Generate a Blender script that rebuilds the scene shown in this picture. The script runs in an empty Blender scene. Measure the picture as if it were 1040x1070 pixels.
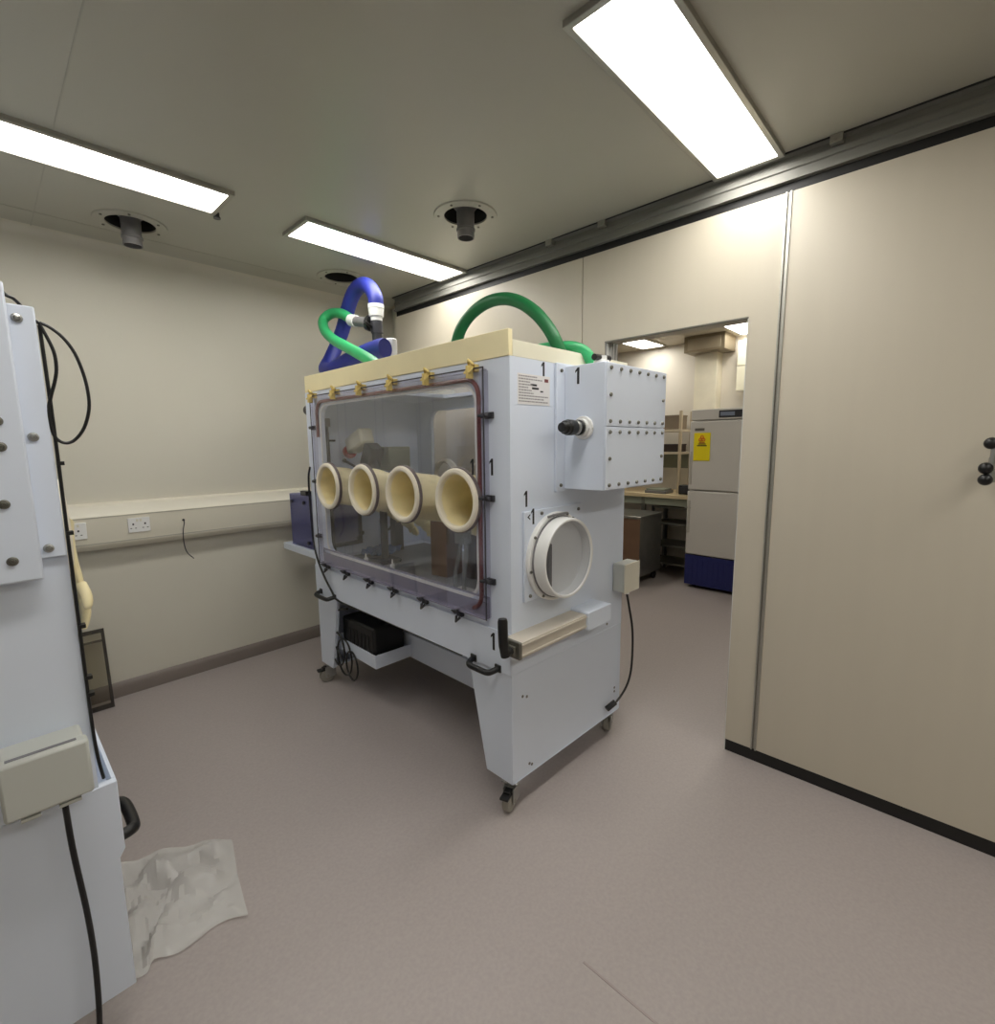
import bpy, bmesh, math, random
from mathutils import Vector, Matrix
random.seed(7)
scn = bpy.context.scene
COL = scn.collection
PI = math.pi

# ------------------------------------------------------------------ helpers
def s2l(c):
    c = c / 255.0
    return c / 12.92 if c <= 0.04045 else ((c + 0.055) / 1.055) ** 2.4

def rgb(r, g, b):
    return (s2l(r), s2l(g), s2l(b), 1.0)

def mat(name, col, rough=0.5, metal=0.0, var=0.06, scale=6.0, bump=0.0, bscale=60.0, spec=0.5, stretch=None, coat=0.0):
    m = bpy.data.materials.new(name)
    m.use_nodes = True
    nt = m.node_tree
    b = nt.nodes['Principled BSDF']
    b.inputs['Roughness'].default_value = rough
    b.inputs['Metallic'].default_value = metal
    b.inputs['Specular IOR Level'].default_value = spec
    b.inputs['Coat Weight'].default_value = coat
    tc = nt.nodes.new('ShaderNodeTexCoord')
    src = tc.outputs['Object']
    if stretch:
        mp = nt.nodes.new('ShaderNodeMapping')
        mp.inputs['Scale'].default_value = stretch
        nt.links.new(src, mp.inputs['Vector'])
        src = mp.outputs['Vector']
    n = nt.nodes.new('ShaderNodeTexNoise')
    n.inputs['Scale'].default_value = scale
    n.inputs['Detail'].default_value = 4
    nt.links.new(src, n.inputs['Vector'])
    r = nt.nodes.new('ShaderNodeValToRGB')
    c = rgb(*col)
    r.color_ramp.elements[0].position = 0.3
    r.color_ramp.elements[1].position = 0.7
    r.color_ramp.elements[0].color = (c[0] * (1 - var), c[1] * (1 - var), c[2] * (1 - var), 1)
    r.color_ramp.elements[1].color = (min(1, c[0] * (1 + var)), min(1, c[1] * (1 + var)), min(1, c[2] * (1 + var)), 1)
    nt.links.new(n.outputs['Fac'], r.inputs['Fac'])
    nt.links.new(r.outputs['Color'], b.inputs['Base Color'])
    if bump:
        n2 = nt.nodes.new('ShaderNodeTexNoise')
        n2.inputs['Scale'].default_value = bscale
        nt.links.new(src, n2.inputs['Vector'])
        bp = nt.nodes.new('ShaderNodeBump')
        bp.inputs['Strength'].default_value = bump
        bp.inputs['Distance'].default_value = 0.01
        nt.links.new(n2.outputs['Fac'], bp.inputs['Height'])
        nt.links.new(bp.outputs['Normal'], b.inputs['Normal'])
    return m

def clear(name, tint, refl=0.08, rough=0.03, body=0.0, bodycol=(200, 200, 210)):
    """thin clear plastic: transparent with a sheen; body adds a little milky diffuse"""
    m = bpy.data.materials.new(name)
    m.use_nodes = True
    nt = m.node_tree
    nt.nodes.clear()
    out = nt.nodes.new('ShaderNodeOutputMaterial')
    tr = nt.nodes.new('ShaderNodeBsdfTransparent')
    tr.inputs['Color'].default_value = rgb(*tint)
    gl = nt.nodes.new('ShaderNodeBsdfGlossy')
    gl.inputs['Roughness'].default_value = rough
    gl.inputs['Color'].default_value = (1, 1, 1, 1)
    df = nt.nodes.new('ShaderNodeBsdfDiffuse')
    tc = nt.nodes.new('ShaderNodeTexCoord')
    n = nt.nodes.new('ShaderNodeTexNoise')
    n.inputs['Scale'].default_value = 3.0
    nt.links.new(tc.outputs['Object'], n.inputs['Vector'])
    mr = nt.nodes.new('ShaderNodeMapRange')
    mr.inputs['To Min'].default_value = body * 0.7
    mr.inputs['To Max'].default_value = body * 1.3
    nt.links.new(n.outputs['Fac'], mr.inputs['Value'])
    df.inputs['Color'].default_value = rgb(*bodycol)
    m1 = nt.nodes.new('ShaderNodeMixShader')
    nt.links.new(mr.outputs['Result'], m1.inputs['Fac'])
    nt.links.new(tr.outputs[0], m1.inputs[1])
    nt.links.new(df.outputs[0], m1.inputs[2])
    lw = nt.nodes.new('ShaderNodeLayerWeight')
    lw.inputs['Blend'].default_value = 0.25
    mu = nt.nodes.new('ShaderNodeMath')
    mu.operation = 'MULTIPLY_ADD'
    mu.inputs[1].default_value = 0.16
    mu.inputs[2].default_value = refl * 0.4
    nt.links.new(lw.outputs['Fresnel'], mu.inputs[0])
    m2 = nt.nodes.new('ShaderNodeMixShader')
    nt.links.new(mu.outputs[0], m2.inputs['Fac'])
    nt.links.new(m1.outputs[0], m2.inputs[1])
    nt.links.new(gl.outputs[0], m2.inputs[2])
    nt.links.new(m2.outputs[0], out.inputs['Surface'])
    return m

def emis(name, col, strength):
    m = bpy.data.materials.new(name)
    m.use_nodes = True
    nt = m.node_tree
    nt.nodes.clear()
    out = nt.nodes.new('ShaderNodeOutputMaterial')
    e = nt.nodes.new('ShaderNodeEmission')
    e.inputs['Color'].default_value = rgb(*col)
    e.inputs['Strength'].default_value = strength
    nt.links.new(e.outputs[0], out.inputs['Surface'])
    return m

def spl(pts, k=8, closed=False):
    """Catmull-Rom through pts"""
    P = [Vector(p) for p in pts]
    n = len(P)
    out = []
    rng = range(n) if closed else range(n - 1)
    for i in rng:
        p1, p2 = P[i], P[(i + 1) % n]
        p0 = P[(i - 1) % n] if (closed or i > 0) else p1 * 2 - p2
        p3 = P[(i + 2) % n] if (closed or i < n - 2) else p2 * 2 - p1
        for j in range(k):
            t = j / k
            out.append(0.5 * ((2 * p1) + (p2 - p0) * t + (2 * p0 - 5 * p1 + 4 * p2 - p3) * t * t + (3 * p1 - p0 - 3 * p2 + p3) * t ** 3))
    if not closed:
        out.append(P[-1])
    return out

def rrect(u0, u1, v0, v1, r, n=6):
    pts = []
    for cx, cy, a0 in ((u1 - r, v1 - r, 0), (u0 + r, v1 - r, 90), (u0 + r, v0 + r, 180), (u1 - r, v0 + r, 270)):
        for i in range(n + 1):
            a = math.radians(a0 + 90 * i / n)
            pts.append((cx + r * math.cos(a), cy + r * math.sin(a)))
    return pts

PLANES = {'xy': lambda u, v, w: (u, v, w), 'yz': lambda u, v, w: (w, u, v), 'xz': lambda u, v, w: (u, w, v)}

class MB:
    def __init__(self):
        self.bm = bmesh.new()
        self.mi = 0

    def mm(self, i):
        self.mi = i
        return self

    def face(self, vs):
        try:
            f = self.bm.faces.new(vs)
            f.material_index = self.mi
            f.smooth = True
            return f
        except ValueError:
            return None

    def box(self, x0, x1, y0, y1, z0, z1, M=None):
        P = [(x, y, z) for z in (z0, z1) for y in (y0, y1) for x in (x0, x1)]
        vs = [self.bm.verts.new(M @ Vector(p) if M else p) for p in P]
        for q in ((0, 2, 3, 1), (4, 5, 7, 6), (0, 1, 5, 4), (1, 3, 7, 5), (3, 2, 6, 7), (2, 0, 4, 6)):
            self.face([vs[i] for i in q])
        return self

    def tube(self, pts, r, n=12, closed=False, caps=True, flat=1.0):
        P = [Vector(p) for p in pts]
        m = len(P)
        R = list(r) if isinstance(r, (list, tuple)) else [r] * m
        T = []
        for i in range(m):
            a = P[i - 1] if (i > 0 or closed) else P[i]
            b = P[(i + 1) % m] if (i < m - 1 or closed) else P[i]
            t = (b - a)
            T.append(t.normalized() if t.length > 1e-9 else Vector((0, 0, 1)))
        up = Vector((0, 0, 1)) if abs(T[0].z) < 0.9 else Vector((1, 0, 0))
        N = (up - T[0] * up.dot(T[0])).normalized()
        rings = []
        for i in range(m):
            N = (N - T[i] * N.dot(T[i]))
            N = N.normalized() if N.length > 1e-9 else Vector((1, 0, 0))
            B = T[i].cross(N)
            rings.append([self.bm.verts.new(P[i] + (N * math.cos(2 * PI * j / n) * flat + B * math.sin(2 * PI * j / n)) * R[i]) for j in range(n)])
        for i in range(m if closed else m - 1):
            A, B2 = rings[i], rings[(i + 1) % m]
            off = 0
            if closed and i == m - 1:
                off = min(range(n), key=lambda o: (A[0].co - B2[o].co).length)
            for j in range(n):
                self.face([A[j], A[(j + 1) % n], B2[(j + 1 + off) % n], B2[(j + off) % n]])
        if caps and not closed:
            self.face(rings[0][::-1])
            self.face(rings[-1])
        return self

    def cyl(self, p0, p1, r, r1=None, n=24, caps=True):
        return self.tube([p0, p1], [r, r if r1 is None else r1], n, False, caps)

    def ring(self, c, axis, R, r, n=32, k=10):
        ax = Vector(axis).normalized()
        u = ax.orthogonal().normalized()
        v = ax.cross(u)
        return self.tube([Vector(c) + (u * math.cos(2 * PI * i / n) + v * math.sin(2 * PI * i / n)) * R for i in range(n)], r, k, True)

    def lathe(self, c, axis, prof, n=32, close=False):
        """prof: list of (radius, height along axis)"""
        ax = Vector(axis).normalized()
        u = ax.orthogonal().normalized()
        v = ax.cross(u)
        c = Vector(c)
        rings = []
        for (rr, hh) in prof:
            rings.append([self.bm.verts.new(c + ax * hh + (u * math.cos(2 * PI * i / n) + v * math.sin(2 * PI * i / n)) * max(rr, 1e-5)) for i in range(n)])
        m = len(rings)
        for i in range(m if close else m - 1):
            A, B = rings[i], rings[(i + 1) % m]
            for j in range(n):
                self.face([A[j], A[(j + 1) % n], B[(j + 1) % n], B[j]])
        return self

    def prism(self, poly, w0, w1, plane='xy'):
        f = PLANES[plane]
        a = [self.bm.verts.new(f(u, v, w0)) for u, v in poly]
        b = [self.bm.verts.new(f(u, v, w1)) for u, v in poly]
        n = len(poly)
        self.face(a[::-1])
        self.face(b)
        for i in range(n):
            self.face([a[i], a[(i + 1) % n], b[(i + 1) % n], b[i]])
        return self

    def plate(self, outer, inner, rad, w0, w1, plane='yz', orad=None, n=6):
        """rectangular plate with a rounded rectangular opening (outer, inner = u0,u1,v0,v1)"""
        f = PLANES[plane]
        I = rrect(*inner, rad, n)
        u0, u1, v0, v1 = outer
        if orad:
            O = rrect(*outer, orad, n)
        else:
            O = []
            for q, (cx, cy) in enumerate(((u1, v1), (u0, v1), (u0, v0), (u1, v0))):
                for i in range(n + 1):
                    k = q * (n + 1) + i
                    iu, iv = I[k]
                    if i == n // 2:
                        O.append((cx, cy))
                    elif (q % 2 == 0) == (i < n / 2):
                        O.append((cx, iv))
                    else:
                        O.append((iu, cy))
        N = len(I)
        vs = [[self.bm.verts.new(f(u, v, w)) for u, v in L] for L, w in ((O, w0), (O, w1), (I, w1), (I, w0))]
        for a in range(4):
            A, B = vs[a], vs[(a + 1) % 4]
            for j in range(N):
                self.face([A[j], A[(j + 1) % N], B[(j + 1) % N], B[j]])
        return self

    def sphere(self, c, r, sc=(1, 1, 1), n=16):
        prof = [(r * math.sin(PI * i / 10), -r * math.cos(PI * i / 10)) for i in range(11)]
        k = len(self.bm.verts)
        self.lathe((0, 0, 0), (0, 0, 1), prof, n)
        self.bm.verts.ensure_lookup_table()
        for v in self.bm.verts[k:]:
            v.co = Vector((v.co.x * sc[0], v.co.y * sc[1], v.co.z * sc[2])) + Vector(c)
        return self

    def build(self, name, mats, parent=None, bevel=0.0, sharp=35, keep=False):
        bmesh.ops.remove_doubles(self.bm, verts=self.bm.verts[:], dist=1e-6)
        bmesh.ops.recalc_face_normals(self.bm, faces=self.bm.faces[:])
        me = bpy.data.meshes.new(name)
        if not keep and len(self.bm.verts):
            lo = Vector([min(v.co[i] for v in self.bm.verts) for i in range(3)])
            hi = Vector([max(v.co[i] for v in self.bm.verts) for i in range(3)])
            c = Vector(((lo.x + hi.x) / 2, (lo.y + hi.y) / 2, lo.z))
        else:
            c = Vector((0, 0, 0))
        bmesh.ops.translate(self.bm, verts=self.bm.verts[:], vec=-c)
        self.bm.to_mesh(me)
        self.bm.free()
        me.set_sharp_from_angle(angle=math.radians(sharp))
        for m in (mats if isinstance(mats, (list, tuple)) else [mats]):
            me.materials.append(m)
        o = bpy.data.objects.new(name, me)
        COL.objects.link(o)
        o.location = c
        if parent is not None:
            o.parent = parent
            # parents that are meshes have their own offset
            if parent.type == 'MESH':
                o.location = c - Vector(parent['off'])
        o['off'] = (c.x, c.y, c.z)
        if bevel:
            bv = o.modifiers.new('bevel', 'BEVEL')
            bv.width = bevel
            bv.segments = 2
            bv.limit_method = 'ANGLE'
            bv.angle_limit = math.radians(40)
        return o

def tag(o, label=None, cat=None, group=None, kind=None):
    if label: o['label'] = label
    if cat: o['category'] = cat
    if group: o['group'] = group
    if kind: o['kind'] = kind
    return o

def thing(name, label, cat, loc=(0, 0, 0), rotz=0.0, group=None):
    o = bpy.data.objects.new(name, None)
    o.empty_display_size = 0.1
    COL.objects.link(o)
    o.location = loc
    o.rotation_euler = (0, 0, rotz)
    return tag(o, label, cat, group)

def struct(name, mb, m, bevel=0.0):
    return tag(mb.build(name, m, None, bevel), kind='structure')

def dup(o, parent, delta, name=None):
    c = o.copy()
    COL.objects.link(c)
    c.parent = parent
    c.location = o.location + Vector(delta)
    for ch in list(o.children):
        d = ch.copy()
        COL.objects.link(d)
        d.parent = c
    return c

def one(size, m, parent, M, name='number_mark'):
    mb = MB()
    h = size / 2
    w = size * .085
    mb.prism([(-w, -h), (w, -h), (w, h), (-w * .6, h), (-w * 2.6, h * .62), (-w * 2.6, h * .36), (-w, h * .60)], 0, .0006, 'xy')
    for v in mb.bm.verts:
        v.co = M @ v.co
    return mb.build(name, m, parent)

def basis(ux, uy, o):
    ux = Vector(ux); uy = Vector(uy); uz = ux.cross(uy)
    M = Matrix((ux, uy, uz)).transposed().to_4x4()
    M.translation = Vector(o)
    return M

# ---------------------------------------------------------------- materials
M_WALL = mat('cream_wall', (212, 208, 194), 0.5, var=0.015, scale=1.5)
M_PART = mat('beige_partition', (200, 192, 175), 0.38, var=0.012, scale=2.0, stretch=(8, 8, 0.6))
M_CEIL = mat('ceiling_panel', (178, 176, 164), 0.35, var=0.02, scale=1.5)
M_FLOOR = mat('vinyl_floor', (168, 159, 156), 0.42, var=0.05, scale=90, bump=0.02, bscale=140)
M_SKIRT = mat('grey_skirting', (128, 118, 112), 0.5, var=0.04, scale=8)
M_TRUNK = mat('cream_plastic', (222, 217, 200), 0.4, var=0.01)
M_ALU = mat('brushed_aluminium', (172, 170, 162), 0.38, 0.75, var=0.08, scale=12, stretch=(1, 20, 20))
M_TRACK = mat('grey_track', (128, 127, 121), 0.55, 0.3, var=0.06, scale=6, stretch=(1, 1, 10))
M_BLACK = mat('black_rubber', (22, 21, 21), 0.5, var=0.1, scale=20)
M_BLKPL = mat('black_plastic', (16, 16, 17), 0.4, var=0.1, scale=20)
M_WHITE = mat('white_polypropylene', (218, 226, 240), 0.4, var=0.012, scale=2.5)
M_CREAM = mat('cream_board', (240, 228, 184), 0.55, var=0.05, scale=4)
M_CREAM2 = mat('pale_or_lit_cream', (230, 226, 204), 0.5, var=0.03, scale=4)  # roof edge boards: fascia cream lightened as if lit; plain cream elsewhere
M_ACR = clear('clear_acrylic', (251, 251, 253), 0.03, 0.03)
M_EDGE = clear('acrylic_edge', (242, 241, 246), 0.05, 0.1, 0.04, (200, 198, 208))
M_EDGE2 = clear('acrylic_sill', (214, 211, 224), 0.06, 0.1, 0.5, (184, 181, 198))
M_SEAL = mat('red_brown_seal', (112, 58, 58), 0.4, var=0.08)
M_RING = mat('glove_ring', (238, 230, 212), 0.45, var=0.02)
M_GLOVE = mat('latex_glove', (246, 232, 184), 0.5, var=0.06, scale=9, bump=0.35, bscale=18)
M_BRASS = mat('gold_clamp', (224, 200, 124), 0.4, 0.1, var=0.12, scale=30)
M_STEEL = mat('stainless_steel', (168, 168, 164), 0.3, 0.85, var=0.08, scale=10)
M_STEELD = mat('dull_steel', (120, 118, 110), 0.4, 0.7, var=0.12, scale=10)
M_INK = mat('black_ink', (24, 24, 28), 0.6, var=0.05)
M_INKG = mat('grey_ink', (120, 118, 122), 0.6, var=0.05)
M_PAPER = mat('white_label', (224, 222, 222), 0.5, var=0.01)
M_RED = mat('red_mark', (178, 52, 44), 0.5, var=0.05)
M_BEIGE = mat('beige_anodised', (208, 200, 187), 0.42, 0.15, var=0.04, scale=5)
M_JUNC = mat('grey_cream_plastic', (193, 195, 189), 0.42, var=0.01)
M_BLUE = mat('blue_hose', (34, 44, 132), 0.5, var=0.1, scale=10)
M_GREEN = mat('green_hose', (52, 168, 104), 0.42, var=0.08, scale=8)
M_GREEND = mat('shaded_green_hose', (16, 108, 58), 0.45, var=0.08, scale=8)  # hose green darkened: the shade on the arch is put into the colour
M_WPLAS = mat('white_plastic', (232, 232, 230), 0.35, var=0.01)
M_GPLAS = mat('grey_plastic', (118, 116, 116), 0.4, var=0.05)
M_DGREY = mat('dark_grey_plastic', (50, 50, 55), 0.4, var=0.08)
M_OLIVE = mat('olive_grey_box', (140, 144, 128), 0.5, var=0.04)
M_PURP = clear('blue_tinted_acrylic', (208, 209, 228), 0.05, 0.05, 0.30, (142, 144, 190))
M_CLOTH = mat('blue_cloth', (96, 122, 170), 0.8, var=0.1, bump=0.3)
M_BROWN = mat('brown_card', (122, 94, 74), 0.6, var=0.08)
M_BROWN2 = mat('dark_brown', (78, 66, 54), 0.6, var=0.08)
M_NAVY = mat('navy_grille', (30, 38, 104), 0.4, var=0.05)
M_FRIDGE = mat('fridge_enamel', (206, 203, 198), 0.35, var=0.01)
M_YELLOW = mat('yellow_notice', (246, 226, 20), 0.5, var=0.02)
M_ORANGE = mat('orange_mark', (222, 110, 30), 0.5, var=0.05)
M_DARK = mat('dark_void', (34, 33, 32), 0.7, var=0.1)
M_FAR = mat('far_cream_wall', (228, 222, 211), 0.5, var=0.015)
M_BAG = clear('plastic_bag', (240, 240, 238), 0.06, 0.3, 0.45, (236, 235, 232))
M_CLBAG = clear('clear_tubing', (225, 226, 224), 0.2, 0.1, 0.3, (200, 200, 196))
M_LAMP = emis('lamp_diffuser', (255, 252, 245), 13.0)
M_LAMP2 = emis('far_lamp_diffuser', (255, 250, 238), 11.0)

# ---------------------------------------------------------------- room shell
XP, YB, ZC = 2.294, 3.5, 2.55
DY0, DY1, DZ = 0.714, 1.405, 1.968      # doorway in the partition
struct('floor', MB().box(-1.6, 6.4, -2.8, 5.6, -0.08, 0), M_FLOOR)
# ceiling with round openings for the duct spigots
HOLES = [(0.64, 3.09), (1.75, 1.86), (1.77, 3.085)]
def holed_ceiling():
    mb = MB()
    xs = sorted({-1.6, XP + 0.12} | {round(v, 4) for h in HOLES for v in (h[0] - .16, h[0] + .16)})
    xs = [-1.6, 0.48, 0.80, 1.59, 1.93, XP + 0.12]
    cells = []
    # y split per column so that each hole sits in one square cell
    for i in range(len(xs) - 1):
        hs = sorted([h for h in HOLES if xs[i] < h[0] < xs[i + 1]], key=lambda h: h[1])
        y = -2.8
        for h in hs:
            mb.box(xs[i], xs[i + 1], y, h[1] - .16, ZC, ZC + .02)
            # square cell with round hole
            n = 32
            sq, ci = [], []
            for k in range(n):
                a = 2 * PI * k / n + PI / 4
                c, s = math.cos(a), math.sin(a)
                q = max(abs(c), abs(s))
                hx = (xs[i + 1] - xs[i]) / 2
                mx = (xs[i + 1] + xs[i]) / 2
                sq.append((mx + c / q * hx, h[1] + s / q * .16))
                ci.append((h[0] + .105 * c, h[1] + .105 * s))
            A = [mb.bm.verts.new((*p, ZC)) for p in sq]
            B = [mb.bm.verts.new((*p, ZC)) for p in ci]
            for k in range(n):
                mb.face([A[k], A[(k + 1) % n], B[(k + 1) % n], B[k]])
            y = h[1] + .16
        mb.box(xs[i], xs[i + 1], y, YB + .1, ZC, ZC + .02)
    return mb
struct('ceiling', holed_ceiling(), M_CEIL)
# thin panel joints on the ceiling
j = MB()
for y in (3.26, -0.11):
    j.box(-1.6, XP, y - .002, y + .002, ZC - .0012, ZC + .001)
for x in (0.30,):
    j.box(x - .002, x + .002, -2.8, YB, ZC - .0012, ZC + .001)
struct('trim_1', j, mat('ceiling_joint', (172, 170, 159), .45))
struct('wall_back', MB().box(-1.6, XP + .3, YB, YB + .1, 0, ZC + .3), M_WALL)
struct('wall_left', MB().box(-1.7, -1.6, -2.9, YB + .1, 0, ZC + .3), M_WALL)
struct('wall_front', MB().box(-1.7, 6.4, -2.9, -2.8, 0, ZC + .3), M_WALL)
cv = MB()   # coved joint between back wall and ceiling
cv.prism([(YB, ZC), (YB, ZC - .05)] + [(YB - .05 + .05 * math.cos(a), ZC - .05 + .05 * math.sin(a)) for a in [PI / 2 * i / 8 for i in range(9)]], -1.6, XP + .12, 'yz')
struct('trim_2', cv, M_WALL)
# partition of sliding wall panels
w = MB()
T = 0.11
w.box(XP, XP + T, -2.8, 0.580, .056, 2.414)
w.prism([(.600, .056), (DY0, .056), (DY0, DZ), (DY1, DZ), (DY1, .056), (1.545, .056), (1.545, 2.414), (.600, 2.414)], XP, XP + T, 'yz')
w.box(XP, XP + T, 1.549, 3.235, .056, 2.414)
struct('wall_right', w, M_PART, 0.0015)
struct('wall_rear', MB().box(XP + T + .05, XP + T + .15, 3.0, YB, 0, ZC), M_WALL)   # the pier behind the panel end
t = MB()                                          # aluminium joint profile
t.box(XP + .006, XP + T - .006, 0.578, 0.602, .056, 2.414)
t.box(XP - .006, XP + .008, 0.579, 0.585, .056, 2.414)
t.box(XP - .006, XP + .008, 0.595, 0.601, .056, 2.414)
struct('trim_3', t, M_ALU)
t = MB()                                          # rubber foot seal
for a, b in ((-2.8, DY0), (DY1, 3.235)):
    t.box(XP + .003, XP + T - .003, a, b, 0.0, .056)
struct('trim_4', t, M_BLACK)
t = MB()                                          # black strip standing in for the shadow gap above the panels
t.box(XP + .012, XP + T, -2.8, 3.235, 2.414, 2.455)
struct('trim_5', t, M_BLACK)
t = MB()                                          # sliding track at the ceiling
t.prism([(XP - .012, 2.452), (XP - .012, 2.462), (XP, 2.466), (XP, 2.492), (XP - .006, 2.496), (XP - .006, 2.516), (XP, 2.52), (XP, 2.54),
         (XP - .02, 2.544), (XP - .02, ZC), (XP + T, ZC), (XP + T, 2.452)], -2.8, 3.235, 'xz')
struct('trim_6', t, M_TRACK)
t = MB()                                          # dark line of the track against the ceiling + small brackets
t.box(XP - .026, XP - .02, -2.8, 3.235, 2.546, ZC)
struct('trim_7', t, M_DARK)
t = MB()
for y in (1.75, 1.42, 0.44, -0.8):
    t.box(XP - .034, XP - .004, y - .02, y + .02, 2.520, 2.548)
    t.cyl((XP - .036, y, 2.534), (XP - .02, y, 2.534), .006, n=10)
struct('trim_8', t, M_ALU)
# doorway reveal: ribbed aluminium stop at the far jamb, plain lining at the head
t = MB()
for k in range(4):
    x = XP + .004 + k * .028
    t.box(x, x + .018, DY1 - .012, DY1, 0, DZ)
t.box(XP + .002, XP + T, DY0 - .001, DY0 + .004, 0, DZ)
struct('trim_12', MB().box(XP + .001, XP + T + .01, DY1 - .006, DY1 - .0005, 0, DZ), M_GPLAS)
struct('trim_9', t, mat('pale_jamb_profile', (214, 214, 210), .4, .1))
t = MB()
t.box(XP - .003, XP + .010, DY0, DY1, DZ - .006, DZ + .001)
struct('trim_10', t, M_STEELD)
b = MB()
b.prism([(YB, 0), (YB - .012, 0), (YB - .014, .06), (YB - .006, .085), (YB, .09)], -1.6, XP + .12, 'yz')
struct('baseboard_back', b, M_SKIRT)
b = MB().box(-1.6, -1.586, -2.8, YB, 0, .09)
struct('baseboard_left', b, M_SKIRT)
# floor weld lines
fl = MB()
fl.box(1.02, 1.026, -2.8, 0.66, 0, .0012)
struct('trim_11', fl, mat('floor_weld', (158, 147, 143), .5))

# ------------------------------------------------------------ the room beyond
FX = 5.62
struct('wall_far', MB().box(FX, FX + .1, -2.8, 5.6, 0, 2.85), M_FAR)
struct('wall_side', MB().box(XP + T + .15, FX + .1, 5.5, 5.6, 0, 2.85), M_FAR)
struct('ceiling.001', MB().box(XP + T, 6.4, -2.8, 5.6, ZC, ZC + .02), mat('far_ceiling', (200, 190, 170), .5))
p = MB()
p.box(FX - .16, FX, 1.99, 2.22, 0, ZC)
struct('wall_pier', p, mat('pale_pier', (240, 233, 212), .5))
struct('baseboard_far', MB().box(FX - .012, FX, -2.8, 5.5, 0, .09), M_SKIRT)

# ------------------------------------------------------------------ lights
def light_panel(x0, x1, y0, y1, z, label, group, lampm, latch=False):
    t = thing('ceiling_light', label, 'ceiling light', ((x0 + x1) / 2, (y0 + y1) / 2, z), 0, group)
    hx, hy = (x1 - x0) / 2, (y1 - y0) / 2
    f = MB()
    f.plate((-hx - .02, hx + .02, -hy - .02, hy + .02), (-hx, hx, -hy, hy), .004, -.018, 0.004, 'xy')
    f.build('frame', M_ALU, t, .002)
    d = MB()
    d.box(-hx, hx, -hy, hy, -.012, -.008)
    d.build('diffuser', lampm, t)
    if latch:
        l = MB()
        l.cyl((hx + .03, hy + .02, 0), (hx + .03, hy + .02, -.02), .012, n=12)
        l.cyl((hx + .03, hy + .02, -.02), (hx + .03, hy + .02, -.026), .016, n=12)
        l.build('latch', M_DGREY, t)
    return t
G = 'recessed ceiling light panels in the isolator room'
light_panel(1.23, 2.25, 2.425, 2.655, ZC, 'long ceiling light panel above the blue hose, in the middle of the three lit', G, M_LAMP)
light_panel(-0.15, 0.87, 2.425, 2.655, ZC, 'long ceiling light panel at the left, beside the empty duct opening by the back wall', G, M_LAMP, True)
light_panel(1.20, 2.24, 0.625, 0.85, ZC, 'ceiling light panel at the top of the photo tight against the sliding track', G, M_LAMP)
light_panel(-0.15, 0.87, 0.625, 0.85, ZC, 'ceiling light panel overhead nearest the viewer, out of the photo above the left isolator', G, M_LAMP)
light_panel(1.20, 2.24, -1.20, -0.97, ZC, 'ceiling light panel behind the viewer along the beige partition', G, M_LAMP)
light_panel(-0.15, 0.87, -1.20, -0.97, ZC, 'ceiling light panel behind the viewer on the left side', G, M_LAMP)
G2 = 'ceiling light panels in the room beyond the doorway'
light_panel(4.93, 5.50, 2.60, 2.86, ZC, 'lit ceiling panel seen at the left of the doorway head, above the shelves', G2, M_LAMP2)
light_panel(4.93, 5.55, 1.50, 1.78, ZC, 'lit ceiling panel seen at the right of the doorway head, above the freezer', G2, M_LAMP2)
light_panel(3.2, 4.2, 2.60, 2.86, ZC, 'lit ceiling panel in the next room just behind the partition', G2, M_LAMP2)
light_panel(3.2, 4.2, 0.6, 0.86, ZC, 'lit ceiling panel in the next room hidden by the partition to the right', G2, M_LAMP2)

# ------------------------------------------------------------ ceiling spigots
def spigot(x, y, label, nozzle=True):
    t = thing('duct_spigot', label, 'duct spigot', (x, y, ZC), 0, 'round duct openings in the ceiling')
    m = MB()
    m.lathe((0, 0, 0), (0, 0, 1), [(.104, .002), (.104, -.006), (.150, -.006), (.153, -.002), (.153, 0)], 40)
    m.build('flange', M_CEIL, t)
    m = MB()
    m.lathe((0, 0, 0), (0, 0, 1), [(.105, -.004), (.105, .16), (.02, .17)], 40)
    m.build('recess', M_DARK, t)
    if nozzle:
        m = MB()
        m.lathe((0, 0, 0), (0, 0, 1), [(.095, .08), (.07, .05), (.043, .02), (.041, -.06), (.046, -.064), (.046, -.072), (.041, -.076), (.041, -.105), (.037, -.105), (.037, .0)], 32)
        m.build('nozzle', M_GPLAS, t)
    p0 = None
    for k in range(6):
        a = PI / 3 * k + .3
        c = Vector((.13 * math.cos(a), .13 * math.sin(a), -.006))
        if p0 is None:
            m = MB(); m.cyl(c, c - Vector((0, 0, .004)), .006, n=8); p0 = m.build('bolt', M_STEELD, t); c0 = c
        else:
            dup(p0, t, c - c0)
    return t
spigot(*HOLES[0], 'round black duct opening with short nozzle at upper left near the back wall')
spigot(*HOLES[1], 'round black duct opening with short nozzle between the light panel and the sliding track')
spigot(*HOLES[2], 'round duct opening half hidden by the bend of the blue hose', False)

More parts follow.
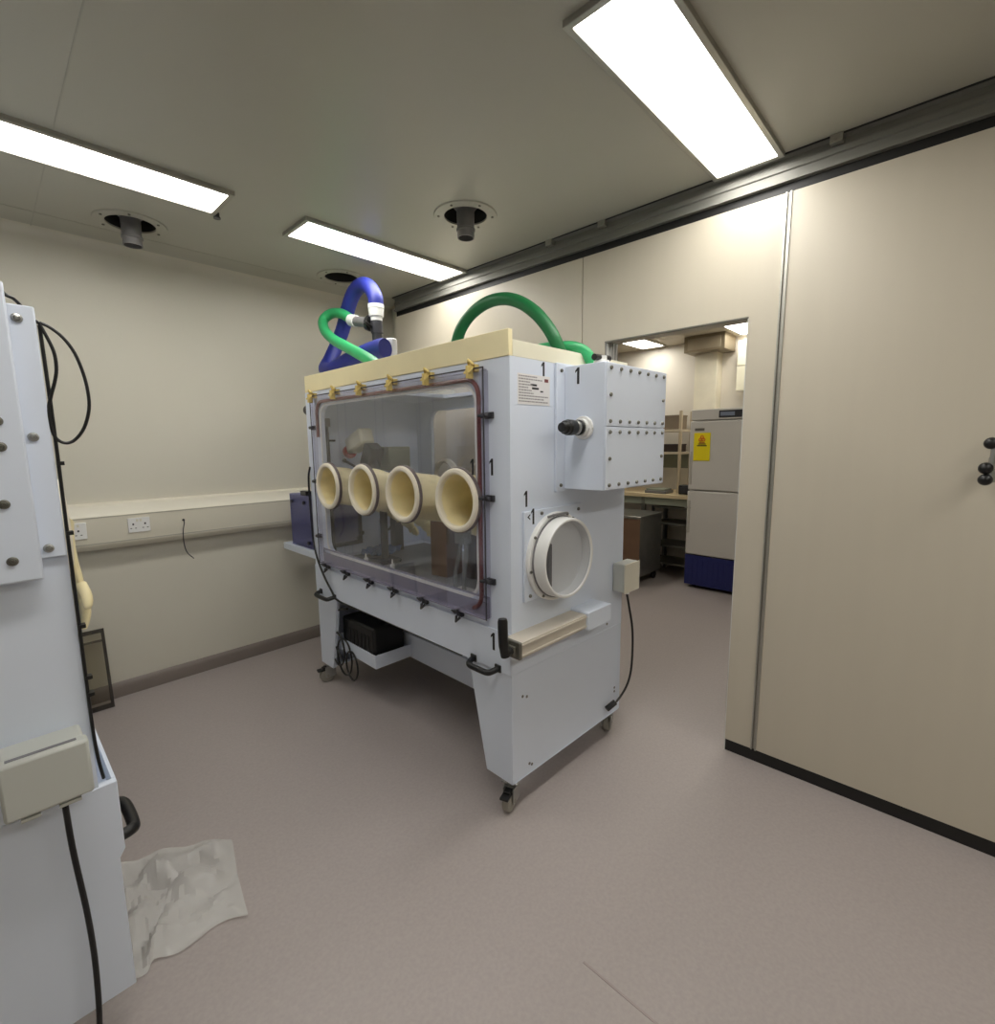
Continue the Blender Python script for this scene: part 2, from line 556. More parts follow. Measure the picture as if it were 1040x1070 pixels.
# ------------------------------------------------------------ wall trunking
tk = thing('dado_trunking', 'cream plastic power trunking running along the back wall with sockets', 'trunking', (0, YB, 0))
m = MB()
m.prism([(0, .89), (-.05, .893), (-.072, .915), (-.075, .925), (-.075, 1.08), (-.06, 1.10), (-.045, 1.14), (-.03, 1.15), (0, 1.15)], -1.55, XP + .1, 'yz')
m.build('channel', M_TRUNK, tk)
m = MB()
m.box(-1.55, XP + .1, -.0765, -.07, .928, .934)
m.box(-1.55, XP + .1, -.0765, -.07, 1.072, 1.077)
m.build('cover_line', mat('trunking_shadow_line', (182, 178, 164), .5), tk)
def socket(x, w, z0, z1, lab=None):
    m = MB()
    m.box(x - w / 2, x + w / 2, -.082, -.0752, z0, z1)
    o = m.build('socket_plate', M_WPLAS, tk, .002)
    for sx in ((-1, 1) if w > .08 else (0,)):
        cx = x + sx * w * .27
        q = MB()
        q.box(cx - .004, cx + .004, -.0832, -.0818, z0 + .042, z0 + .052)
        q.box(cx - .015, cx - .007, -.0832, -.0818, z0 + .022, z0 + .026)
        q.box(cx + .007, cx + .015, -.0832, -.0818, z0 + .022, z0 + .026)
        q.build('pin_slots', M_DGREY, o)
        q = MB()
        cx = x + sx * w * .08
        q.box(cx - .005, cx + .005, -.084, -.0818, z1 - .022, z1 - .008)
        q.build('rocker', M_TRUNK, o)
socket(.595, .105, .972, 1.055)
socket(.325, .07, .965, 1.055)
m = MB()
m.tube(spl([(.818, -.076, 1.014), (.815, -.10, 1.00), (.805, -.10, .95), (.803, -.10, .88), (.812, -.11, .82), (.845, -.11, .775)]), .003, 6)
tag(m.build('loose_wire', M_DGREY, tk), 'thin loose grey wire poking out of the trunking')
m = MB()
m.cyl((.818, -.078, 1.014), (.818, -.0745, 1.014), .007, n=12)
m.build('cable_entry', M_INK, tk)

# leaning clear sheet by the skirting
ls = thing('acrylic_sheet', 'clear acrylic sheet with dark edges leaning on the back wall beside the left isolator', 'sheet', (.16, 3.405, 0))
L = MB(); L.box(0, .225, -.006, 0, 0, .44); o1 = L.build('pane', clear('smoky_acrylic', (236, 234, 228), .05, .05, .04, (120, 118, 114)), ls)
L = MB(); L.plate((-.006, .231, -.004, .446), (.008, .217, .02, .425), .006, -.010, .003, 'xz'); o2 = L.build('edge_frame', clear('smoky_edge', (165, 160, 154), .06, .1, .35, (90, 86, 84)), ls)
L = MB(); L.box(0, .225, -.011, -.006, .375, .387); o3 = L.build('edge_strip', clear('smoky_edge', (200, 196, 190), .06, .1, .2, (110, 106, 102)), ls)
ls.rotation_euler = (math.radians(-9), 0, math.radians(-1))
ls.location = (.15, 3.39, .004)

# ================================================================= isolator
OX, OY, MROT = 1.307, 1.180, math.radians(-1.142)
IW, ID = 1.625, .79
iso = thing('glovebox_isolator', 'tall white mobile glovebox isolator with four glove ports, standing in the middle of the room', 'isolator', (OX, OY, 0), MROT)
# local frame: x = depth away from the window side, y = along the window (left), z up
WO = (.178, 1.445, .845, 1.672)       # window opening (y0,y1,z0,z1)
sh = MB()
sh.plate((0, IW, .575, 1.755), WO, .07, 0, .022, 'yz')
sh.plate((0, IW, .575, 1.755), WO, .07, ID - .022, ID, 'yz')
sh.box(.022, ID - .022, .0, .02, .575, 1.755)
sh.plate((.022, ID - .022, .575, 1.755), (.075, .29, .845, 1.12), .02, IW - .02, IW, 'xz')
sh.plate((.022, ID - .022, .02, IW - .02), (.10, ID - .10, .10, 1.20), .03, 1.735, 1.755, 'xy')  # roof with an opening added so lamp light reaches the chamber
sh.box(.022, ID - .022, .02, IW - .02, .745, .78)
sh.box(.022, ID - .022, .02, IW - .02, .575, .59)
shell = sh.build('chamber_shell', M_WHITE, iso)
m = MB()
m.box(-.006, 0, 0, IW, .575, .742)
m.build('front_rail', M_WHITE, iso, .003)
# top: cream board fascia and lid
m = MB(); m.box(-.004, .016, 0, IW - .01, 1.755, 1.846); m.build('fascia', M_CREAM, iso, .002)
m = MB(); m.box(.016, ID, 0, .018, 1.755, 1.812); tag(m.build('side_board', M_CREAM2, iso, .002), 'cream edge board with side light put into its colour')
m = MB(); m.box(.016, ID, IW - .028, IW - .01, 1.755, 1.812); m.build('side_board', M_CREAM2, iso, .002)  # edge boards paler than the fascia: light on the sides is in the colour
m = MB(); m.box(.016, ID, 1.22, IW - .028, 1.755, 1.79)
tag(m.build('lid', M_CREAM2, iso, .002), 'cream lid board in the lit tone of the edge boards')
m = MB(); m.box(.085, ID - .085, .085, 1.215, 1.757, 1.763)  # unseen pane over the added opening, brightens the chamber
tag(m.build('added_roof_pane', clear('added_opal_roof', (246, 247, 250), .04, .2, .10, (235, 236, 240)), iso), 'clear roof pane added to let light into the chamber')
m = MB(); m.box(.06, .72, .22, 1.50, .7801, .7815)  # thin grey sheet added to paint shade onto the chamber floor
tag(m.build('floor_shade', mat('grey_floor_shade', (128, 130, 132), .45), iso), 'grey sheet put in for the shade on the chamber floor')
# leg panels
def legpanel(y0, y1, s):
    m = MB()
    o = y0 if s > 0 else y1
    yi = lambda d: o + s * d
    m.prism([(yi(0), .12), (yi(.147), .12), (yi(.245), .575), (yi(0), .575)], 0, .022, 'yz')
    m.prism([(yi(0), .12), (yi(.147), .12), (yi(.245), .575), (yi(0), .575)], ID - .022, ID, 'yz')
    a, b = sorted((yi(0), yi(.02)))
    m.box(.022, ID - .022, a, b, .12, .575)
    a, b = sorted((yi(.02), yi(.13)))
    m.box(.022, ID - .022, a, b, .12, .135)
    return m.build('leg', M_WHITE, iso, .002)
legpanel(0, .245, 1)
legpanel(IW - .245, IW, -1)
m = MB(); m.box(.27, .29, .02, IW - .02, .235, .375); m.box(.29, .45, .02, IW - .02, .235, .25)
m.build('cross_beam', M_WHITE, iso, .002)
m = MB()
m.box(.035, .27, 1.045, 1.50, .245, .255)
m.box(.035, .042, 1.045, 1.50, .255, .318); m.box(.035, .27, 1.045, 1.052, .255, .318); m.box(.035, .27, 1.493, 1.50, .255, .318)
m.build('shelf_tray', M_WHITE, iso, .001)

def caster(x, y, ang):
    c, s = math.cos(ang), math.sin(ang)
    R = Matrix.Translation((x, y, 0)) @ Matrix.Rotation(ang, 4, 'Z')
    m = MB()
    m.box(-.035, .035, -.035, .035, .113, .12, R)
    m.cyl(R @ Vector((0, 0, .098)), R @ Vector((0, 0, .115)), .024, n=20)
    for sy in (-.022, .022):
        m.box(-.045, .02, sy - .0025, sy + .0025, .035, .100, R)
    m.box(-.03, .02, -.024, .024, .095, .100, R)
    f = m.build('caster', M_STEEL, iso, .001)
    m = MB()
    ax = R.to_3x3() @ Vector((0, 1, 0))
    m.lathe(R @ Vector((-.03, 0, .045)), ax, [(.006, -.016), (.033, -.016), (.042, -.014), (.045, -.008), (.045, .008), (.042, .014), (.033, .016), (.006, .016)], 28)
    m.cyl(R @ Vector((-.03, -.026, .045)), R @ Vector((-.03, .026, .045)), .008, n=12)
    m.build('wheel', mat('grey_tyre', (150, 146, 136), .5), f)
    m = MB()
    m.box(-.088, -.04, -.018, .018, .076, .086, R)
    m.box(-.06, -.03, -.014, .014, .082, .096, R)
    m.build('brake_pedal', M_BLKPL, f, .002)
caster(.035, .035, math.radians(20))
caster(ID - .06, .035, math.radians(205))
caster(.04, IW - .045, math.radians(-10))
caster(ID - .06, IW - .045, math.radians(170))

# --- window hood
HY0, HY1, HZ0, HZ1, HT = .113, 1.50, .782, 1.716, .030
m = MB()
def holed_sheet(m, x0, x1, y0, y1, z0, z1, ys, zc, r, half=.14):
    edges = [y0]
    for y in sorted(ys):
        edges += [y - half, y + half]
    edges.append(y1)
    for i in range(0, len(edges), 2):
        if edges[i + 1] - edges[i] > .0005:
            m.box(x0, x1, edges[i], edges[i + 1], z0, z1)
    for y in ys:
        m.box(x0, x1, y - half, y + half, z0, zc - half)
        m.box(x0, x1, y - half, y + half, zc + half, z1)
        n = 40
        L = [[], [], [], []]
        for k in range(n):
            a = 2 * PI * k / n + PI / 4
            c, s_ = math.cos(a), math.sin(a)
            q = max(abs(c), abs(s_))
            for x, i in ((x0, 0), (x1, 2)):
                L[i].append(m.bm.verts.new((x, y + c / q * half, zc + s_ / q * half)))
                L[i + 1].append(m.bm.verts.new((x, y + c * r, zc + s_ * r)))
        for k in range(n):
            k2 = (k + 1) % n
            m.face([L[0][k], L[0][k2], L[1][k2], L[1][k]])
            m.face([L[2][k], L[3][k], L[3][k2], L[2][k2]])
            m.face([L[1][k], L[1][k2], L[3][k2], L[3][k]])
    return m
PY = (1.340, .977, .633, .262)
holed_sheet(m, -HT, -HT + .006, HY0, HY1, HZ0, HZ1, PY, 1.232, .104)
hood = m.build('window_sheet', M_ACR, iso)
m = MB()
m.box(-HT, -.001, HY0 - .006, HY0, HZ0, HZ1); m.box(-HT, -.001, HY1, HY1 + .006, HZ0, HZ1)
m.box(-HT, -.001, HY0, HY1, HZ1, HZ1 + .006)
m.build('window_edge', M_EDGE, iso)
m = MB(); m.box(-HT, -.001, HY0, HY1, HZ0 - .006, HZ0); m.plate((HY0, HY1, HZ0, HZ0 + .08), (HY0 + .01, HY1 - .01, HZ0 + .055, HZ0 + .072), .004, -.006, -.002, 'yz')
m.build('window_sill', M_EDGE2, iso)
m = MB()   # dark lines round the panel
for a in ((HY0 - .008, HY1 + .008, HZ1 + .006, HZ1 + .011), (HY0 - .010, HY0 - .006, HZ0 - .006, HZ1 + .011), (HY1 + .006, HY1 + .009, HZ0 - .006, HZ1 + .011)):
    m.box(-HT - .001, -HT + .003, *a)
m.build('edge_strip', M_DGREY, iso)
m = MB()
lo = [(-.010, u, v) for u, v in rrect(.150, 1.470, .80, 1.692, .065, 6)]
lo = lo[:20][::-1]       # up the right-hand side, over the top and down to the left shoulder
lo.append((-.010, 1.470, 1.50))
m.tube(lo, .0085, 8)
m.build('seal', M_SEAL, iso)
m = MB()
m.plate((WO[0] - .010, WO[1] + .010, WO[2] - .012, WO[3] + .008), (WO[0] + .002, WO[1] - .002, WO[2] + .004, WO[3] - .002), .07, -.004, -.0005, 'yz', .078)
m.build('opening_lip', M_WPLAS, iso)
# inner clear sheet edge and number marks on the window
one(.060, M_INK, hood, basis((0, -1, 0), (0, 0, 1), (-HT - .001, .165, 1.366)))
mark_m = basis((0, -1, 0), (0, 0, 1), (-.0012, .092, 1.366))
one(.062, M_INK, iso, mark_m)
one(.070, M_INK, iso, basis((0, -1, 0), (0, 0, 1), (-.0062, .090, .690)))
SX, SY_ = (1, 0, 0), (0, 0, 1)
def sidemark(b, z, e=0.0, s=.055):
    one(s, M_INK, iso, basis((1, 0, 0), (0, 0, 1), (b, -e, z)))
sidemark(.186, 1.722, 0, .06)
sidemark(.086, 1.246, 0, .06)

# --- clamps
def clamp(y, z, mm, top):
    m = MB()
    s = 1 if top else -1
    m.box(-.022, -.006 if not top else -.0, y - .016, y + .016, z - .012, z + .014)
    m.box(-.048, -.022, y - .007, y + .007, z - s * .03 - .008, z - s * .0 + .008)
    m.tube([(-.03, y - .013, z - s * .0), (-.05, y - .013, z - s * .02)], .004, 8)
    m.tube([(-.03, y + .013, z - s * .0), (-.05, y + .013, z - s * .02)], .004, 8)
    m.tube([(-.026, y - .012, z + s * .012), (-.04, y, z + s * .028), (-.026, y + .012, z + s * .012)], .006, 8)
    return m.build('clamp', mm, iso, .002)
for y in (1.49, 1.228, .966, .70, .435, .17):
    o = clamp(y, 1.728, M_BRASS, True)
    tag(o, 'gold toggle clamp')
for y in (1.434, 1.208, .969, .749, .512, .275):
    o = clamp(y, .762, M_DGREY, False)
    tag(o, 'dark toggle clamp')
def stud(y, z, s):
    m = MB()
    m.box(-.012, 0, y - .02, y + .02, z - .012, z + .012)
    m.cyl((-.02, y - .012 * s, z), (-.02, y + .03 * s, z), .009, n=12)
    m.tube([(-.02, y + .012 * s, z), (-.034, y + .035 * s, z)], .006, 8)
    m.build('side_clamp', M_DGREY, iso, .002)
for z in (1.554, 1.249, .929):
    stud(.098, z, 1)
    stud(1.535, z, -1)

# --- glove ports with the gloves pushed inwards
def glove_port(y, z, ry):
    m = MB()
    x = -HT
    m.lathe((x, y, z), (-1, 0, 0), [(.103, -.008), (.103, .006), (.106, .012), (.113, .015), (.122, .013), (.127, .006), (.127, -.004), (.120, -.010)], 44)
    ring = m.build('glove_port', M_RING, iso)
    m = MB()
    m.lathe((x, y, z), (-1, 0, 0), [(.127, .002), (.131, 0), (.131, -.012), (.118, -.014)], 44)
    tag(m.build('clamp_band', mat('grey_band', (120, 108, 106), .5), ring), 'dark band behind the ring')
    # sleeve: swept, tapering and sagging, wrinkled
    m = MB()
    path = spl([(x + .004, y, z), (x + .06, y, z - .004), (x + .16, y - .01 * ry, z - .03), (x + .27, y - .04 * ry, z - .075), (x + .36, y - .07 * ry, z - .14), (x + .42, y - .08 * ry, z - .21)], 6)
    n = len(path)
    rad = []
    for i in range(n):
        t = i / (n - 1)
        r = .103 * (1 - t) ** .8 + .045 * t + .012 * math.sin(PI * t)
        rad.append(r)
    m.tube(path, rad, 40, False, False)
    for v in m.bm.verts:
        a = math.atan2(v.co.z - z, v.co.y - y)
        d = max(0, v.co.x - x)
        k = min(1, d * 8)
        v.co += Vector((0, math.cos(a), math.sin(a))) * (k * (.008 * math.sin(a * 5 + d * 9 + y * 13) + .003 * math.sin(a * 9 - d * 14 + y * 7)))
    # hand: palm and five fingers hanging down
    m.cyl(path[-1], path[-1] - (path[-1] - path[-2]).normalized() * .002, .047, n=24)
    dirv = (path[-1] - path[-2]).normalized()
    side = Vector((0, 1, 0))
    wrist = path[-1]
    palm = [wrist - dirv * .01, wrist + dirv * .03, wrist + dirv * .07, wrist + dirv * .095]
    m.tube(palm, [.045, .047, .046, .03], 20, flat=.55)
    for k, (off, ln) in enumerate(((-.033, .062), (-.011, .075), (.011, .070), (.033, .055))):
        b0 = wrist + dirv * .085 + side * off
        bend = Vector((-.25, 0, 0))
        m.tube(spl([b0, b0 + dirv * ln * .5 + bend * .02, b0 + dirv * ln + bend * .08], 3), [.011, .0108, .0105, .0103, .010, .0095, .006], 10)
    b0 = wrist + dirv * .03 + side * (.04 * ry)
    m.tube(spl([b0, b0 + dirv * .03 + side * .025 * ry, b0 + dirv * .062 + side * .034 * ry], 3), [.013, .0125, .012, .0115, .011, .010, .006], 10)
    m.build('glove', M_GLOVE, ring, sharp=70)
    return ring
PY = (1.340, .977, .633, .262)
for i, y in enumerate(PY):
    glove_port(y, 1.232, (1, -1, 1, -1)[i])

# rear window: clear sheet with four ring covers
m = MB(); m.box(ID, ID + .008, .14, 1.48, .80, 1.70); rw = m.build('rear_window', M_ACR, iso)
for y in PY:
    m = MB(); m.lathe((ID + .008, y, 1.232), (1, 0, 0), [(.103, -.02), (.103, .012), (.127, .012), (.127, -.004), (.11, -.02)], 36)
    m.build('port_ring', M_RING, rw)

# --- right-hand end: label, flange, filter box, round port, rail
m = MB(); m.box(.040, .222, -.0012, 0, 1.592, 1.700)
lab = m.build('data_label', M_PAPER, iso)
m = MB()
rnd = random.Random(3)
zz = 1.690
rows = [(.046, .10), (.046, .13), (.046, .06), (.046, .075), (.046, .05), (.046, .07), (.046, .08), (.046, .165), (.046, .14), (.046, .165)]
for k, (x0, ln) in enumerate(rows):
    z = 1.692 - k * .0099
    x = x0
    while x < x0 + ln:
        w_ = rnd.uniform(.005, .014)
        m.box(x, min(x + w_, x0 + ln), -.0018, -.0010, z - .0022, z + .0022)
        x += w_ + .003
m.build('print', mat('pale_print', (150, 146, 148), .6), lab)
m = MB()
m.box(.110, .145, -.0018, -.0010, 1.660, 1.667); m.box(.118, .156, -.0018, -.0010, 1.648, 1.655); m.box(.165, .182, -.0018, -.001, 1.640, 1.645)
m.build('print', M_INK, lab)
m = MB(); m.box(.190, .212, -.0018, -.0010, 1.678, 1.690); tag(m.build('emblem', mat('dull_red', (120, 62, 62), .5), lab), 'small dull red emblem')

m = MB(); m.box(.252, .80, -.013, 0, 1.258, 1.757); m.build('filter_flange', M_WHITE, iso, .003)
FB = (.302, .772, -.195, -.013, 1.270, 1.745)
m = MB(); m.box(*FB); fbox = m.build('filter_box', M_WHITE, iso, .003)
def screw(c, axis, r, parent, mm=M_STEEL):
    m = MB()
    ax = Vector(axis)
    m.lathe(c, ax, [(r, 0), (r, .003), (r * .8, .006), (r * .35, .0065), (r * .3, .004), (0, .004)], 12)
    return m.build('screw', mm, parent)
for (z0, z1) in ((1.512, 1.742), (1.273, 1.508)):
    m = MB(); m.box(FB[0] + .002, FB[1] - .002, -.201, -.195, z0, z1)
    cov = m.build('cover_plate', M_WHITE, iso, .0015)
    proto = None
    for z in (z0 + .018, z1 - .018):
        for k in range(7):
            x = FB[0] + .028 + k * (FB[1] - FB[0] - .056) / 6
            if proto is None:
                proto = screw((x, -.201, z), (0, -1, 0), .0075, cov, M_STEELD); base = (x, z)
            else:
                dup(proto, cov, (x - base[0], 0, z - base[1]))
    for x in (FB[0] + .028, FB[1] - .028):
        dup(proto, cov, (x - base[0], 0, (z0 + z1) / 2 - base[1]))
for z in (1.728, 1.285):
    screw((.278, -.013, z), (0, -1, 0), .007, iso, M_STEELD)
one(.062, M_INK, iso, basis((0, -1, 0), (0, 0, 1), (FB[0], -.075, 1.705)))
# connector pointing to the window side
cn = MB()
cn.cyl((FB[0], -.105, 1.508), (FB[0] - .012, -.105, 1.508), .044, n=32)
cn.cyl((FB[0] - .012, -.105, 1.508), (FB[0] - .03, -.105, 1.508), .034, n=32)
con = cn.build('filter_inlet', M_WPLAS, iso, .002)
cn = MB()
cn.lathe((FB[0] - .03, -.105, 1.508), (-1, 0, 0), [(.0, 0), (.028, 0), (.030, .012), (.024, .016), (.022, .034), (.027, .038), (.029, .05), (.029, .075), (.025, .08), (.025, .092), (.019, .097), (.017, .112), (0, .114)], 24)
tag(cn.build('connector', M_BLKPL, con), 'black pipe connector')
cn = MB(); cn.lathe((FB[0] - .056, -.105, 1.508), (-1, 0, 0), [(.023, -.008), (.0275, -.004), (.0275, .004), (.023, .008)], 24)
cn.build('collar', M_STEEL, con)

# round transfer port
PC = (.245, 1.005)
m = MB()
m.box(.062, .43, -.012, 0, .850, 1.200)
m.build('port_plate', M_WHITE, iso, .003)
m = MB()
c3 = (PC[0], -.012, PC[1])
m.lathe(c3, (0, -1, 0), [(.150, 0), (.178, 0), (.178, .012), (.172, .018), (.162, .018), (.160, .022)], 56)
pr = m.build('port_flange', M_WPLAS, iso)
m = MB()
m.lathe(c3, (0, -1, 0), [(.161, .018), (.164, .02), (.164, .024), (.158, .026)], 56)
tag(m.build('gasket', M_INKG, pr), 'dark joint line')
m = MB()
m.lathe(c3, (0, -1, 0), [(.160, .024), (.158, .072), (.155, .076), (.149, .076), (.146, .073), (.145, .030), (0, .030)], 56)
tub = m.build('port_drum', M_WPLAS, pr)
m = MB(); m.lathe(c3, (0, -1, 0), [(.1455, .066), (.1455, .069), (0, .069), (0, .066)], 48)
m.build('port_lid', clear('port_lid_clear', (236, 238, 242), .10, .06, .12, (215, 217, 224)), pr)
m = MB()
m.box(PC[0] - .118, PC[0] - .092, -.072, -.044, PC[1] - .10, PC[1] + .07)
m.build('inner_catch', M_DGREY, pr, .004)
for q in range(8):
    a = 2 * PI * q / 8 + .2
    screw((PC[0] + .171 * math.cos(a), -.028, PC[1] + .171 * math.sin(a)), (0, -1, 0), .006, pr, M_STEELD)
for (x, z) in ((.092, .872), (.40, .872), (.40, 1.178), (.16, 1.185)):
    screw((x, -.012, z), (0, -1, 0), .007, iso, M_STEELD)
sidemark(.112, 1.178, .012, .06)
m = MB(); m.prism([(.078, 1.178), (.094, 1.166), (.094, 1.172), (.086, 1.178), (.094, 1.184), (.094, 1.190)], -.0126, -.012, 'xz'); m.build('arrow_mark', M_INK, iso)
m = MB(); m.tube(spl([(PC[0] - .07, -.032, PC[1] + .165), (PC[0] - .04, -.045, PC[1] + .172), (PC[0] + .03, -.045, PC[1] + .172), (PC[0] + .055, -.032, PC[1] + .163)], 4), .005, 8)
tag(m.build('catch_wire', M_GPLAS, pr), 'small grey catch on top of the ring')

# aluminium rail with lever handle
m = MB()
m.box(-.035, .37, -.082, -.0, .682, .742)
m.box(-.035, .37, -.086, -.082, .688, .697); m.box(-.035, .37, -.086, -.082, .727, .736)
rail = m.build('rail', M_BEIGE, iso, .002)
m = MB(); m.box(-.05, -.035, -.086, .0, .680, .745); m.box(-.062, -.05, -.07, -.02, .695, .73)
tag(m.build('end_block', M_STEELD, rail, .003), 'dull metal end block')
m = MB(); m.box(.372, .545, -.092, 0, .672, .750); m.box(.368, .373, -.094, -.002, .674, .748)
m.build('rail_bracket', M_WHITE, iso, .002)
m = MB()
m.tube([(-.062, -.052, .712), (-.085, -.052, .712)], .016, 14)
m.tube(spl([(-.088, -.052, .700), (-.094, -.049, .74), (-.094, -.046, .79), (-.092, -.043, .838)], 5), [.017] * 5 + [.018] * 10 + [.015], 14)
m.build('lever_handle', M_BLKPL, iso)
# pull handles at the top of the legs
def pull(yc, hw):
    m = MB()
    m.tube(spl([(-.004, yc - hw, .588), (-.03, yc - hw + .004, .583), (-.048, yc - hw + .02, .578), (-.05, yc, .577), (-.048, yc + hw - .02, .578), (-.03, yc + hw - .004, .583), (-.004, yc + hw, .588)], 5), .012, 12)
    m.box(-.012, 0, yc - hw - .016, yc - hw + .016, .573, .603)
    m.box(-.012, 0, yc + hw - .016, yc + hw + .016, .573, .603)
    m.build('pull_handle', M_BLKPL, iso, .003)
pull(.137, .07)
pull(1.475, .085)
# junction box + its lead
m = MB()
m.box(.70, .83, -.062, 0, .752, .888)
jb = m.build('junction_box', M_JUNC, iso, .006)
m = MB(); m.box(.698, .832, -.070, -.062, .750, .890); m.build('cover', M_TRUNK, jb, .003)
m = MB(); m.cyl((.775, -.035, .752), (.775, -.035, .730), .012, n=14); m.build('gland', M_WPLAS, jb)
m = MB()
m.tube(spl([(.775, -.035, .735), (.785, -.045, .66), (.80, -.055, .56), (.80, -.06, .46), (.79, -.06, .34), (.765, -.05, .26), (.71, -.035, .205), (.67, -.02, .185)], 6), .0055, 8)
m.cyl((.70, -.03, .20), (.655, -.012, .175), .014, n=10)
m.build('lead', M_BLKPL, iso)
# small fixings on the side panel
for (b_, z_) in ((.06, .47), (.085, .46), (.10, .165), (.115, .155), (.66, .60), (.74, .25), (.74, .23)):
    m = MB(); m.cyl((b_, -.0015, z_), (b_, 0, z_), .006, n=10); m.build('fixing', M_GPLAS, iso)
# lead running down the left front edge
m = MB()
m.tube(spl([(-.012, IW - .03, 1.33), (-.016, IW - .01, 1.25), (-.014, IW - .01, 1.0), (-.016, IW - .02, .90), (-.018, IW - .06, .80), (-.02, IW - .14, .70), (-.016, IW - .22, .62), (-.012, IW - .26, .582), (.0, IW - .38, .566), (.012, IW - .6, .566), (.012, .30, .566)], 6), .006, 8)
m.build('front_lead', M_BLKPL, iso)
m = MB()
m.cyl((.03, IW, 1.66), (.03, IW + .04, 1.66), .03, n=18)
m.build('side_knob', M_BLKPL, iso)

# --- things on the roof of the chamber
m = MB()
m.lathe((.40, 1.325, 1.79), (0, 0, 1), [(0, 0), (.055, 0), (.055, .06), (.034, .08), (.034, .27), (.03, .275), (0, .275)], 28)
m.build('roof_filter', M_WPLAS, iso)

# --- transfer hatch at the left-hand end
m = MB()
m.plate((.06, .305, .83, 1.135), (.085, .28, .855, 1.11), .02, IW - .034, IW - .02, 'xz')
hf = m.build('hatch_frame', M_DGREY, iso, .002)
m = MB(); m.box(.08, .285, IW - .030, IW - .024, .85, 1.115); m.build('hatch_pane', M_PURP, hf)
m = MB()
m.cyl((.27, IW - .034, .87), (.27, IW - .055, .87), .012, n=12)
m.cyl((.295, IW - .034, .90), (.295, IW - .05, .90), .014, n=12)
m.cyl((.10, IW - .034, .862), (.10, IW - .05, .862), .012, n=12)
m.build('hatch_knob', M_BLKPL, hf)
m = MB()
TE = IW + .49
m.box(.07, .30, TE - .006, TE, .80, 1.13)
m.box(.07, .076, IW + .002, TE - .006, .80, 1.13); m.box(.294, .30, IW + .002, TE - .006, .80, 1.13)
m.box(.07, .30, IW + .002, TE, .792, .80); m.box(.07, .30, IW + .002, TE, 1.13, 1.137)
pb = m.build('transfer_box', M_PURP, iso)
m = MB(); m.box(.05, .32, IW, IW + .60, .745, .790); m.build('transfer_shelf', M_WHITE, iso, .003)
m = MB()
m.box(.062, .10, IW + .22, IW + .30, 1.137, 1.165)
m.build('box_catch', M_BLKPL, pb)
for (y_, z_) in ((IW + .26, 1.09), (IW + .22, .83), (IW + .44, 1.09)):
    m = MB(); m.cyl((.07, y_, z_), (.058, y_, z_), .012, n=12); m.build('stud', M_BLKPL, pb)

# ---------------------------------------------------- things inside the chamber
def loc(b, a, z):   # isolator frame -> world
    c, s = math.cos(MROT), math.sin(MROT)
    return (OX + c * b - s * a, OY + s * b + c * a, z)
FZ = .7815
# wall-mounted post
o = thing('black_post', 'thin black upright post with a side knob standing inside the chamber at its left end', 'post', loc(.095, 1.568, FZ), MROT)
MB().cyl((0, 0, 0), (0, .012, .80), .013, n=14).build('rod', M_BLKPL, o)
MB().lathe((0, 0, 0), (0, 0, 1), [(0, 0), (.03, 0), (.03, .01), (.012, .016), (0, .016)], 20).build('foot', M_BLKPL, o)
MB().cyl((0, 0, .70), (.045, 0, .70), .006, n=10).build('knob', M_BLKPL, o)
MB().box(-.014, .014, -.014, .014, .78, .83).build('cap', M_GPLAS, o, .003)
# instrument on an angled stand
o = thing('bench_instrument', 'tilted cream instrument with a red knob on a dark grey angled stand inside the chamber', 'instrument', loc(.22, 1.20, FZ), MROT)
MB().box(-.07, .07, -.06, .06, 0, .025).build('base', M_DGREY, o, .005)
MB().tube([(0, 0, .02), (0, .0, .36), (0, .03, .50), (0, .07, .58)], .021, 14).build('column', M_DGREY, o)
T1 = Matrix.Translation((0, .095, .60)) @ Matrix.Rotation(math.radians(28), 4, 'X')
MB().box(-.045, .045, -.045, .045, -.085, .075, T1).build('stand_head', M_DGREY, o, .01)
T2 = Matrix.Translation((0, .235, .690)) @ Matrix.Rotation(math.radians(-20), 4, 'X')
MB().box(-.045, .045, -.105, .085, -.045, .05, T2).build('housing', M_CREAM2, o, .015)
MB().lathe(T2 @ Vector((-.01, .083, -.022)), T2.to_3x3() @ Vector((0, 1, 0)), [(0, 0), (.030, 0), (.040, .01), (.040, .035), (.030, .045), (0, .047)], 20).build('knob', M_RED, o)
MB().tube([(-.06, .30, .58), (-.02, .18, .525), (0, .09, .55)], .007, 10).sphere((-.061, .303, .581), .013).build('lever', M_BLKPL, o)
# olive grey control box on the left wall
o = thing('control_box', 'olive grey box standing on a pedestal inside the chamber behind the third glove port', 'control box', loc(.47, 1.45, FZ), MROT)
MB().box(-.08, .08, -.065, .065, .515, .66).build('case', M_OLIVE, o, .006)
MB().box(-.03, .03, -.03, .03, 0, .50).build('pedestal', M_DGREY, o, .003)
MB().box(-.07, .07, -.069, -.065, .53, .645).build('front_plate', M_OLIVE, o, .002)
